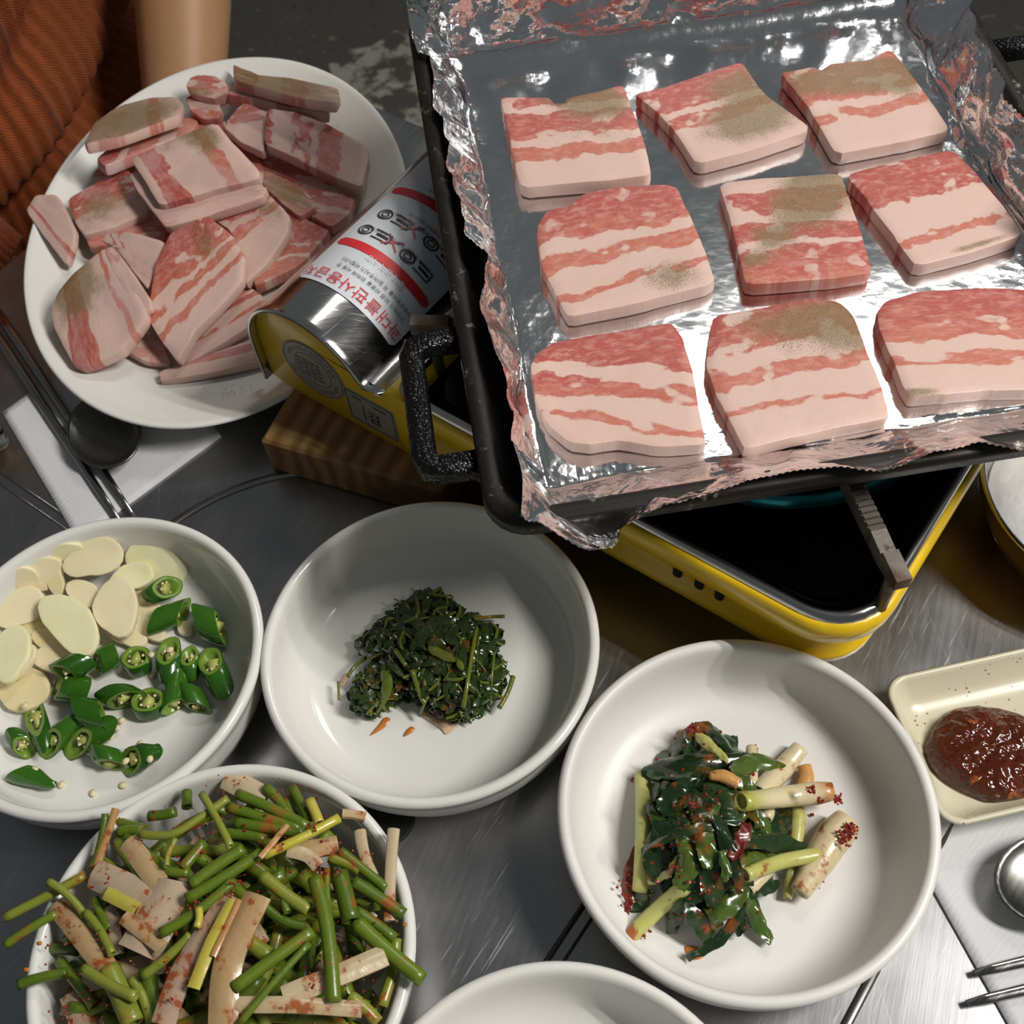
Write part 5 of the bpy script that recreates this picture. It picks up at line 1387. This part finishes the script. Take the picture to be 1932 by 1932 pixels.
# ------------------------------------------------------------------ green onion kimchi in the right bowl
zk = lambda x, y: (1160 + x / 4.025, 1350 + y / 4.025)
GK = 'pieces of green onion kimchi in the right bowl'
def kz(x, y): return .0090 + .024 * max(0, 1 - ((x - 720) / 620) ** 2 - ((y - 900) / 850) ** 2) ** .8
def kp(pts, w, mat, label, dz=0.0, flat=0, taper=None, seed=0, curl=.35, z=None):
    wm = w * (1.32 if flat else 1.22) / 4.025 / 4200
    P3 = []
    if flat and w < 240 and len(pts) < 4:
        gx = sum(p[0] for p in pts) / len(pts); gy = sum(p[1] for p in pts) / len(pts)
        pts = [(gx + (x - gx) * 1.35, gy + (y - gy) * 1.35) for x, y in pts]
    for i, (x, y) in enumerate(pts):
        zz_ = max(kz(x, y) + dz, .0086 + (wm * .45 if not flat else .0008)) if z is None else z[i]
        P3.append(P(*zk(x, y), zz_))
    path = smooth_path(P3, 9 if flat else 5); c = centroid(path)
    if flat: v, f = ribbon(path, wm, .0007, .22 + .3 * math.sin(seed * 3), .16, seed, 9, (.75, .5) if flat == 1 else (.25, .05), .7 * math.sin(seed), .0013)
    else:
        tp = taper or (1, 1, 1); v, f = tube(path, [wm * .5 * t for t in tp], 12, .9, hollow=.35, jit=.06, seed=seed)
    o = mesh('onion_leaf' if flat else 'onion_stalk', v, f, mat, loc=c); tag(o, label, 'vegetable', GK if 'matted' not in label else label.replace('strip', 'strips'))
KL = [
 # dark leaves first
 ([(400, 860), (340, 1040), (330, 1210)], 170, M_KLEAF, 'dark leaf bunched beside the left stalk', .002, 1),
 ([(450, 1400), (620, 1330)], 110, M_KLEAF, 'dark leaf under the bottom left stalk', .000, 1),
 ([(1200, 870), (1270, 780), (1330, 700)], 150, M_KLEAF, 'dark leaf under the long horizontal stalk', .000, 1),
 ([(1040, 1340), (1130, 1300), (1210, 1280)], 90, M_KLEAF, 'dark leaf tip low at the bottom right of the kimchi', .000, 1),
 ([(580, 1450), (680, 1560), (740, 1700)], 170, M_KLEAF, 'dark leaf at the bottom of the kimchi heap', .002, 1),
 ([(460, 640), (560, 800), (540, 980)], 210, M_KLEAF, 'broad dark leaf in the left of the heap', .002, 1),
 ([(980, 930), (1080, 1040), (990, 1100)], 130, M_KLEAF, 'dark leaf in shadow below the heap centre', -.004, 1),
 ([(620, 600), (730, 760), (700, 960)], 230, M_KLEAF, 'broad dark leaf over the centre of the heap', .004, 1),
 ([(360, 500), (380, 600), (450, 640)], 120, M_KLEAF, 'dark leaf at the upper left edge of the heap', .001, 1),
 ([(540, 190), (640, 95), (760, 130), (900, 330)], 95, M_KLEAF, 'looped dark leaf at the top of the heap', .006, 1),
 ([(540, 250), (620, 230), (660, 290)], 110, M_KLEAF, 'small dark leaf with red paste at the very top', .003, 1),
 ([(320, 390), (600, 350), (950, 340)], 120, M_KLEAF, 'long dark leaf lying across the upper heap', .008, 1),
 ([(340, 420), (560, 440), (720, 470)], 120, M_KLEAF, 'dark leaf just below the long upper one', .005, 1),
 ([(930, 410), (1090, 350), (1245, 390)], 115, M_KGREEN, 'pointed shiny leaf sticking out at the upper right', .010, 2),
 ([(370, 690), (480, 570), (610, 520)], 100, M_KLEAF, 'greyish leaf folded over at the upper left', .009, 1),
 ([(700, 520), (850, 640), (900, 790)], 150, M_KLEAF, 'dark leaf arching beside the horizontal stalk', .008, 1),
 ([(900, 480), (1000, 540), (1060, 600)], 80, M_KGREEN, 'green leaf under the red-orange chunk', .005, 1),
 ([(1050, 700), (1110, 800), (1150, 900)], 85, M_KGREEN, 'green leaf hanging below the horizontal stalk', .004, 1),
 ([(300, 1000), (520, 890), (860, 830)], 55, M_KLEAF, 'narrow dark blade crossing the middle of the heap', .012, 1),
 ([(520, 940), (560, 1080), (500, 1260)], 130, M_KGREEN, 'olive leaf streaked with red in the lower left', .007, 1),
 ([(660, 900), (700, 1000), (700, 1120)], 110, M_KGREEN, 'bright green leaf edge in the lower middle', .009, 1),
 ([(720, 980), (760, 1150), (760, 1380)], 190, M_KLEAF, 'broad dark leaf with red paste in the lower middle', .006, 1),
 ([(820, 1060), (840, 1180), (830, 1240)], 60, M_KGREEN, 'short bright green blade in the lower middle', .012, 1),
 ([(800, 830), (880, 1050), (940, 1270)], 80, M_KLEAF, 'narrow dark leaf running down the centre right', .012, 1),
 ([(980, 960), (1180, 955), (1385, 1000)], 105, M_KLEAF, 'dark leaf pointing right below the horizontal stalk', .008, 1),
 ([(980, 1110), (1100, 1080), (1220, 1060)], 70, M_KGREEN, 'olive leaf behind the green slanting stalk', .003, 1),
 ([(965, 1310), (1060, 1500), (1155, 1665)], 85, M_KGREEN, 'flat green blade pointing at the bottom right', .003, 1),
 ([(930, 1260), (950, 1450), (820, 1680), (545, 1850)], 72, M_KLEAF, 'long dark blade curling to the bottom of the bowl', .004, 1),
 ([(750, 1500), (850, 1420), (950, 1330)], 140, M_KGREEN, 'olive leaf folded at the bottom of the heap', .006, 1),
 ([(920, 1640), (970, 1575)], 65, M_KLEAF, 'small dark scrap beside the bottom curl', .000, 1),
 ([(285, 1245), (400, 1185), (470, 1090)], 42, M_KYEL, 'yellow sliver at the left of the heap', .003, 1),
 ([(985, 860), (960, 960), (900, 1050)], 80, M_KRED, 'piece caked with red paste in the heap centre', .013, 1),
 ([(660, 170), (740, 240), (830, 320)], 70, M_KYEL, 'pale green flat piece at the top of the heap', .009, 1),
 # stalks
 ([(1040, 250), (1040, 360), (1040, 540)], 82, M_KWHITE, 'slim white stalk with a red tip at the top right', .000, 0),
 ([(1180, 640), (1150, 790)], 90, M_KWHITE, 'pinkish stalk end under the horizontal stalk', -.002, 0),
 ([(1410, 245), (1260, 420), (1090, 590)], 150, M_KWHITE, 'thick white stalk at the top right', .002, 0),
 ([(1440, 385), (1455, 470), (1420, 590)], 108, M_KORANGE, 'orange bent stalk end behind the horizontal stalk', .004, 0),
 ([(1395, 690), (1375, 950), (1310, 1390)], 104, M_KYEL, 'pale stalk standing between the two white bulbs', .001, 0),
 ([(1010, 1320), (1130, 1200), (1200, 1120)], 96, M_KWHITE, 'white stalk end under the green slanting stalk', -.001, 0),
 ([(1770, 800), (1650, 940), (1520, 1150), (1400, 1350)], 225, M_KWHITE, 'thick white bulb with a red root end at the far right', .001, 0),
 ([(955, 655), (1300, 615), (1660, 575)], 150, M_KGRAD, 'horizontal stalk with a green cut end on top of the heap', .012, 0),
 ([(985, 1215), (1260, 1110), (1560, 1055)], 96, M_KYEL, 'green ribbed stalk slanting to the right', .010, 0),
 ([(215, 450), (225, 800), (215, 1090), (200, 1330)], 118, M_KYEL, 'yellow-green stalk at the far left', .001, 0),
 ([(180, 1090), (110, 1290), (80, 1490)], 100, M_KRED, 'dark leaf end caked in red paste below the left stalk', .001, 1),
 ([(230, 1330), (170, 1420), (120, 1500)], 110, M_KLEAF, 'dark wilted tip of the far left stalk', .000, 1),
 ([(95, 1700), (330, 1470), (540, 1290)], 104, M_KYEL, 'yellow-green stalk pointing at the bottom left', .003, 0),
 ([(720, 460), (820, 460), (940, 520)], 100, M_KORANGE, 'red-orange chunk on top of the dark leaves', .013, 0),
]
for i, (pts, wd, mt, lb, dz, fl_) in enumerate(KL):
    tp = None
    if 'bulb' in lb: tp = (.85, 1.0, .95, .75, .55)
    if 'horizontal' in lb and not fl_: tp = (.88, .85, .95, 1.05, .8)
    if 'thick white stalk' in lb: tp = (.75, 1, .85)
    if 'chunk' in lb: tp = (.5, .9, .8)
    kp(pts, wd, mt, lb, dz, fl_, tp, i)
rr = random.Random(44)
for i in range(64):
    x, y = rr.gauss(670, 150), rr.gauss(880, 240); a = rr.gauss(1.45, .55); L = rr.uniform(130, 250)
    ca, sa = math.cos(a) * L, math.sin(a) * L; b = rr.uniform(-50, 50)
    kp([(x - ca, y - sa), (x + b, y), (x + ca, y + sa)], rr.uniform(60, 130), rr.choice([M_KLEAF, M_KLEAF, M_KLEAF, M_KLEAF, M_KGREEN]), 'limp dark green leaf strip matted into the kimchi heap, %s %s' % ('upper' if y < 760 else 'lower' if y > 1010 else 'middle', 'left' if x < 680 else 'right'), rr.uniform(-.004, .005), 1, None, i + 100)
rr = random.Random(33); fk = []
for _ in range(260):
    x, y = rr.gauss(700, 200), rr.gauss(880, 330)
    if kz(x, y) > .012: fk.append(P(*zk(x, y), kz(x, y) + rr.uniform(.003, .009)))
for (x, y, n, sp_, z) in ((1700, 640, 22, 18, .030), (1480, 560, 14, 20, .035), (1560, 640, 10, 14, .033), (1800, 860, 60, 26, .024), (1740, 930, 34, 36, .025), (1060, 260, 14, 18, .016), (120, 1250, 22, 50, .013), (90, 1400, 14, 40, .012), (590, 90, 24, 24, .022), (380, 400, 40, 50, .021), (540, 390, 40, 40, .026), (200, 1640, 18, 30, .014), (280, 1500, 10, 20, .017), (240, 760, 18, 40, .0155), (220, 560, 10, 30, .0155), (1370, 860, 10, 25, .014), (1500, 1250, 16, 40, .018), (130, 490, 4, 6, .0095), (1500, 750, 4, 6, .0095), (480, 1230, 30, 40, .020), (900, 1400, 20, 25, .022)):
    for _ in range(n): fk.append(P(*zk(x + rr.gauss(0, sp_), y + rr.gauss(0, sp_)), z))
flakes('chili_flakes', fk, M_FLAKE, b_oni, .0005, .0013, 12)

# ------------------------------------------------------------------ sauce dish, right bowl, napkins, cutlery, glass
dc = [P(1685, 1285, .021), P(1790, 1565, .021)]
DX = Vector((math.cos(math.radians(6)), math.sin(math.radians(6)), 0)); DY = Vector((-DX.y, DX.x, 0))
d0 = Vector((.1788, .1565, 0))
def D(x, y, z): return d0 + DX * x + DY * y + Vector((0, 0, z))
rings = []
for z, k in ((0, .012), (.0004, .010), (.004, .008), (.0185, .0008), (.0205, 0), (.0215, .0010), (.0212, .0024), (.0195, .0034), (.0085, .0085), (.0062, .012), (.0058, .018)):
    rings.append([D(a, b, z) for a, b in rrect(k, k, .098 - k, .0775 - k, max(.004, .011 - k * .3), 6)])
v, f = loft(rings); sd = mesh('sauce_dish', v, f, M_CREAM, loc=D(.049, .039, 0)); tag(sd, 'cream speckled rectangular dish of dark red paste at the right edge', 'dish')
qs = [(1745, 1410), (1765, 1365), (1800, 1335), (1850, 1330), (1900, 1340), (1960, 1365), (2000, 1420), (1990, 1480), (1930, 1505), (1870, 1512), (1830, 1495), (1790, 1475), (1755, 1445)]
o2 = chaikin([(x, y, 0) for x, y in qs], 2); pts = [P(p.x, p.y, .0095) for p in o2]; C = centroid(pts)
rings = []
for k, z in ((1.0, -.0042), (1.02, -.002), (.97, .0015), (.85, .0042), (.6, .0062), (.3, .0075), (.1, .0078)):
    r = []
    for p in pts:
        q_ = C + (p - C) * k; q_.z = .0098 + z
        if k < .99: q_.z += .0026 * mnoise.noise(q_ * 150) + .0022 * mnoise.noise(q_ * 330)
        r.append(q_)
    rings.append(r)
v, f = loft(rings); pst = mesh('bean_paste', v, f, M_PASTE, loc=(C.x, C.y, .006)); tag(pst, 'glossy dark red bean paste in the cream rectangular dish', 'sauce')

rb = Vector((.318, .315, 0))
prof = [(.0001, .004), (.045, .0045), (.060, .012), (.068, .028), (.0705, .043), (.0715, .0452), (.0728, .0455), (.0738, .0440)]
v, f = lathe(prof, rb, 80); rbw = empty('metal_bowl', rb, 'yellow rimmed metal bowl of white food at the right photo edge', 'bowl')
mesh('bowl_inside', v, f, M_STEEL, rbw)
prof = [(.0738, .0440), (.0728, .0425), (.0700, .028), (.062, .010), (.050, .002), (.040, 0), (.0001, .001)]
v, f = lathe(prof, rb, 80); mesh('bowl_outside', v, f, M_BRASS, rbw)
prof = [(.0001, .040), (.02, .039), (.04, .036), (.055, .030), (.0635, .022), (.064, .016)]
v, f = lathe(prof, rb, 60)
v = [p + Vector((0, 0, .004 * mnoise.noise(p * 60))) for p in v]
wf = mesh('white_rice', v, f, M_RICE, loc=rb + Vector((0, 0, .016))); tag(wf, 'white food filling the yellow rimmed metal bowl', 'food', None, 'stuff')

def napkin(name, c4, label, th=.0012):
    c4 = [Vector(c) for c in c4]; n = 22; V = []; F = []
    for j in range(n + 1):
        for i in range(n + 1):
            a = c4[0].lerp(c4[1], i / n); b = c4[3].lerp(c4[2], i / n); p = a.lerp(b, j / n)
            p.z = th + .0005 * mnoise.noise(p * 50) + .0003; V.append(p)
    F = [(j * (n + 1) + i, j * (n + 1) + i + 1, (j + 1) * (n + 1) + i + 1, (j + 1) * (n + 1) + i) for j in range(n) for i in range(n)]
    bd = [i for i in range(n + 1)] + [(j + 1) * (n + 1) - 1 for j in range(1, n + 1)] + [n * (n + 1) + i for i in range(n - 1, -1, -1)] + [j * (n + 1) for j in range(n - 1, 0, -1)]
    b0 = len(V); V += [Vector((V[k].x, V[k].y, .0002)) for k in bd]; m = len(bd)
    F += [(bd[k], b0 + k, b0 + (k + 1) % m, bd[(k + 1) % m]) for k in range(m)]
    o = mesh(name, V, F, M_PAPER, loc=centroid(c4)); return tag(o, label, 'napkin', 'folded paper napkins')
O_ = Vector((-.2526, .3885, 0)); A_ = P(418, 825, 0); Bn = P(5, 780, 0)
napkin('paper_napkin', [O_, A_, A_ + (Bn - O_), Bn], 'white folded paper napkin under the oval plate and spoon at left')
a0 = P(1765, 1690, 0); dn = (P(1900, 1932, 0) - a0).normalized(); sn = Vector((-dn.y, dn.x, 0))
if sn.x < 0: sn = -sn
napkin('paper_napkin', [a0 - dn * .060, a0 + dn * .085, a0 + dn * .085 + sn * .12, a0 - dn * .060 + sn * .12], 'white folded paper napkin under the cream dish at lower right')
def stick(p0, p1, r0, r1, label, z0, z1):
    p0 = Vector(p0); p1 = Vector(p1); p0.z = z0; p1.z = z1
    d = (p1 - p0).normalized(); s = Vector((-d.y, d.x, 0)); rings = []
    for k in range(9):
        t = k / 8; r = r0 + (r1 - r0) * t; c = p0.lerp(p1, t); h_ = r * .62
        if k in (0, 8): r *= .7; h_ *= .6
        rings.append([c + s * a * r + Vector((0, 0, b * h_)) for a, b in ((-1, -.5), (-.6, -1), (.6, -1), (1, -.5), (1, .5), (.6, 1), (-.6, 1), (-1, .5))])
    v, f = loft(rings); o = mesh('metal_chopstick', v, f, M_CUTLERY, loc=p0.lerp(p1, .5)); return tag(o, label, 'chopstick', 'metal chopsticks')
cdn = Vector((math.cos(math.radians(-59.6)), math.sin(math.radians(-59.6)), 0)); csd = Vector((-cdn.y, cdn.x, 0))
e = P(248, 968, .004)
stick(e, e - cdn * .215, .0020, .0034, 'metal chopstick on the left napkin, nearer the spoon', .0040, .0042)
stick(e - csd * .0082 + cdn * .002, e - csd * .0088 - cdn * .213, .0020, .0034, 'metal chopstick on the left napkin, further from the spoon', .0040, .0042)
for pa, pb, lb in (((1838, 1836), (2160, 1762), 'upper metal chopstick at the lower right photo edge'), ((1824, 1893), (2150, 1818), 'lower metal chopstick at the lower right photo edge')):
    stick(P(*pa, .004), P(*pb, .004), .0019, .0034, lb, .0040, .0040)
def spoon(tip, d, label, L=.15, lift=.0):
    d = d.normalized(); s = Vector((-d.y, d.x, 0)); a, b = .0305, .0215
    c = tip + d * a
    root = empty('metal_spoon', Vector((c.x, c.y, .0016)), label, 'spoon', 'metal spoons')
    n = 32; rings = []
    for k, dep in ((1.0, .0050), (.98, .0056), (.9, .0042), (.7, .0022), (.4, .0012), (.12, .0009)):
        rings.append([c + d * (a * k * math.cos(t)) + s * (b * k * math.sin(t)) + Vector((0, 0, .0018 + dep + lift)) for t in np.linspace(0, 2 * math.pi, n + 1)[:-1]])
    low = [[p - Vector((0, 0, .0008)) for p in r] for r in rings]
    v, f = loft(list(reversed(low)) + rings); mesh('spoon_bowl', v, f, M_SPOON, root)
    p = [c + d * (a * .95) + Vector((0, 0, .0072)), c + d * (a + .02) + Vector((0, 0, .0085)), c + d * (a + .06) + Vector((0, 0, .0068)), c + d * (a + L) + Vector((0, 0, .0050))]
    v, f = tube(smooth_path(p, 5), [.0030, .0026, .0030, .0042], 10, .35); mesh('spoon_handle', v, f, M_CUTLERY, root)
spoon(P(236, 889, .007), Vector((-.42, .9, 0)), 'metal spoon half under the oval plate on the left napkin', .12)
spoon(P(1873, 1692, .007), P(2100, 1640, .007) - P(1873, 1692, .007), 'metal spoon at the right photo edge on the napkin', .13)
gc = P(-6, 838, .0); 
gl = empty('drinking_glass', Vector((gc.x, gc.y, 0)), 'small glass of amber drink at the left photo edge', 'glass')
prof = [(.0001, .001), (.0125, 0), (.0150, .002), (.0175, .05), (.0195, .078), (.0190, .079), (.0182, .078), (.0162, .05), (.0138, .006), (.0001, .005)]
prof = [(r * .55, z * .55) for r, z in prof]
v, f = lathe(prof, (gc.x, gc.y, 0), 40); mesh('glass_body', v, f, M_GLASS, gl)
v, f = lathe([(.0001, .0032), (.0074, .0036), (.0086, .022), (.0001, .0225)], (gc.x, gc.y, 0), 32); mesh('drink', v, f, M_BEER, gl)

# ------------------------------------------------------------------ person across the table
F_ = U.copy(); Lf = Wd.copy()
HP = Vector((-.475, .985, -.20))
person = empty('person', Vector((HP.x, HP.y, -.72)), 'seated person in a rust orange ribbed sweater, bare forearm behind the oval plate', 'person')
def skinned(name, verts, edges, radii, mat, par, sub=2):
    me = bpy.data.meshes.new(name); off = par.location
    me.from_pydata([tuple(Vector(v) - off) for v in verts], edges, [])
    o = bpy.data.objects.new(name, me); COL.objects.link(o); o.parent = par; me.materials.append(mat)
    md = o.modifiers.new('Skin', 'SKIN'); md.use_smooth_shade = True
    sl = me.skin_vertices[0].data if me.skin_vertices else None
    for i, r in enumerate(radii): sl[i].radius = (r, r) if not hasattr(r, '__len__') else r
    for i in range(len(verts)): sl[i].use_root = (i == 0)
    sm = o.modifiers.new('Sub', 'SUBSURF'); sm.levels = sub; sm.render_levels = sub
    return o
def bp(f_, l_, z): return HP + F_ * f_ + Lf * l_ + Vector((0, 0, z))
Zv = Vector((0, 0, 1))
# body: pelvis, spine, neck, head, both arms and hands as one surface
el = Vector((-.205, 1.005, .075)); wr = Vector((-.245, .800, -.105))
fd = (wr - el).normalized()
hs = fd.cross(Zv).normalized()
palm = wr + fd * .05
bv = [bp(0, 0, 0), bp(.01, 0, .16), bp(.0, 0, .32), bp(-.01, 0, .46), bp(0, 0, .55), bp(.03, 0, .66), bp(.03, 0, .76),
      bp(-.01, .15, .47), el, el.lerp(wr, .35), wr, palm,
      bp(-.01, -.15, .47), bp(.02, -.24, .22), bp(.22, -.12, .06), bp(.28, -.06, .055)]
be = [(0, 1), (1, 2), (2, 3), (3, 4), (4, 5), (5, 6), (3, 7), (7, 8), (8, 9), (9, 10), (10, 11), (3, 12), (12, 13), (13, 14), (14, 15)]
br = [.13, .12, .12, .09, .055, .085, .07, .055, .043, .044, .029, (.036, .018), .055, .042, .028, (.036, .018)]
for base, dirv, sd in ((palm, fd, hs), (bv[15], (bv[15] - bv[14]).normalized(), (bv[15] - bv[14]).normalized().cross(Zv).normalized())):
    bi = 11 if sd is hs else 15
    for k, (off, L) in enumerate(((-.027, .062), (-.009, .072), (.009, .068), (.026, .052))):
        i0 = len(bv)
        bv += [base + dirv * .035 + sd * off, base + dirv * (.035 + L * .55) + sd * off * 1.1 - Zv * .006, base + dirv * (.035 + L) + sd * off * 1.1 - Zv * .022]
        br += [.0100, .0088, .0072]; be += [(bi, i0), (i0, i0 + 1), (i0 + 1, i0 + 2)]
    i0 = len(bv); bv += [base - dirv * .012 - sd * .040, base + dirv * .025 - sd * .056 - Zv * .006]; br += [.0110, .0085]; be += [(bi, i0), (i0, i0 + 1)]
skinned('body', bv, be, br, M_SKIN, person)
# face details and hair cap
hd = bp(.035, 0, .70)
v, f = lathe([(.0001, .125), (.05, .115), (.085, .08), (.098, .03), (.096, -.03), (.085, -.07), (.08, -.07), (.088, -.02), (.088, .03)], hd - F_ * .012, 32); mesh('hair', v, f, M_HAIR, person)
for k in (-1, 1):
    c = hd + F_ * .090 + Lf * .032 * k - Zv * .005
    v, f = lathe([(.0001, .008), (.008, .005), (.011, 0), (.008, -.005), (.0001, -.008)], c, 14); mesh('eye', v, f, simple('eye_white', (.7, .68, .66), .2), person)
    v, f = lathe([(.0001, .022), (.009, .014), (.011, 0), (.008, -.016), (.0001, -.02)], hd + Lf * .092 * k, 12); mesh('ear', v, f, M_SKIN, person)
v, f = tube([hd + F_ * .088 + Zv * .004, hd + F_ * .108 - Zv * .026, hd + F_ * .094 - Zv * .034], [.007, .012, .008], 10); mesh('nose', v, f, M_SKIN, person)
v, f = tube([hd + F_ * .086 + Lf * .022 - Zv * .056, hd + F_ * .096 - Zv * .058, hd + F_ * .086 - Lf * .022 - Zv * .056], [.003, .006, .003], 8); mesh('mouth', v, f, simple('lips', (.45, .15, .12), .4), person)
# sweater torso: ribbed tube with a slumped fold above the hem
def sweater():
    nz, na = 120, 400; V = []; UVs = []; F = []
    for j in range(nz):
        t = j / (nz - 1); z = -.10 + .60 * t
        rw = .195 - .02 * t; rd = .155 - .035 * t
        if t > .8: k = math.sqrt(max(0, 1 - ((t - .8) / .2) ** 2)); rw *= .35 + .65 * k; rd *= .35 + .65 * k
        for i in range(na):
            a = 2 * math.pi * i / na
            rib = .0032 * math.cos(a * 82)
            foldz = .055 + .09 * math.sin(a + .6)
            cre = -.022 * math.exp(-((z - foldz) / .012) ** 2) + .012 * math.exp(-((z - foldz - .04) / .035) ** 2)
            cre2 = -.012 * math.exp(-((z - .19 - .06 * math.sin(a * 2)) / .014) ** 2)
            n = .012 * mnoise.noise(Vector((math.cos(a) * 2, math.sin(a) * 2, z * 7)))
            k = 1 + (cre + cre2 + n + rib * (.5 if abs(z - foldz) < .01 else 1)) / .16
            p = bp(.02 + math.cos(a) * rd * k, math.sin(a) * rw * k, z)
            V.append(p); UVs.append((i / na * 82, t * 60))
    for j in range(nz - 1):
        for i in range(na):
            k = (i + 1) % na; F.append((j * na + i, j * na + k, (j + 1) * na + k, (j + 1) * na + i))
    mesh('sweater', V, F, M_KNIT, person, uv=UVs)
sweater()
def sleeve(p0, p1, p2, r0, r1, r2):
    path = smooth_path([p0, p1, p2], 10); fr = frames(path); n = 160; rings = []; uv = []
    for i, (p, t, s, nn) in enumerate(fr):
        u = i / (len(fr) - 1); r = np.interp(u, [0, .5, .95, 1], [r0, r1, r2, r2 * .92]); rings.append([p + s * math.cos(2 * math.pi * j / n) * (r + .0028 * math.cos(34 * 2 * math.pi * j / n)) + nn * math.sin(2 * math.pi * j / n) * (r + .0028 * math.cos(34 * 2 * math.pi * j / n)) for j in range(n)])
        uv += [(j / n * 34, u * 30) for j in range(n)]
    v, f = loft(rings, False, False); mesh('sleeve', v, f, M_KNIT, person, uv=uv)
sleeve(bp(-.01, .12, .45), bv[7].lerp(el, .5), el.lerp(bv[7], .12), .085, .075, .066)
sleeve(bp(-.01, -.12, .45), bp(.0, -.21, .30), bp(.20, -.13, .075), .085, .07, .045)
# jeans: hips and two legs to the floor
jv = [bp(0, 0, -.02), bp(.03, .10, -.06), bp(.26, .12, -.09), bp(.40, .11, -.08), bp(.38, .11, -.30), bp(.36, .11, -.50),
      bp(.03, -.10, -.06), bp(.26, -.14, -.09), bp(.40, -.14, -.08), bp(.38, -.14, -.30), bp(.36, -.14, -.50)]
skinned('jeans', jv, [(0, 1), (1, 2), (2, 3), (3, 4), (4, 5), (0, 6), (6, 7), (7, 8), (8, 9), (9, 10)], [.13, .10, .082, .07, .06, .055, .10, .082, .07, .06, .055], M_JEAN, person)
# stool the person sits on
sb = bp(0, 0, 0); stool = empty('round_stool', Vector((sb.x, sb.y, -.72)), 'round stool under the seated person in the orange sweater', 'stool')
v, f = lathe([(.0001, -.365), (.15, -.365), (.16, -.375), (.16, -.395), (.15, -.405), (.0001, -.405)], (sb.x, sb.y, 0), 40); mesh('seat', v, f, M_RUBBER, stool)
for k in range(4):
    a = math.pi / 4 + k * math.pi / 2
    v, f = tube([(sb.x + .11 * math.cos(a), sb.y + .11 * math.sin(a), -.405), (sb.x + .15 * math.cos(a), sb.y + .15 * math.sin(a), -.72)], .012, 10); mesh('leg', v, f, M_STEEL, stool)
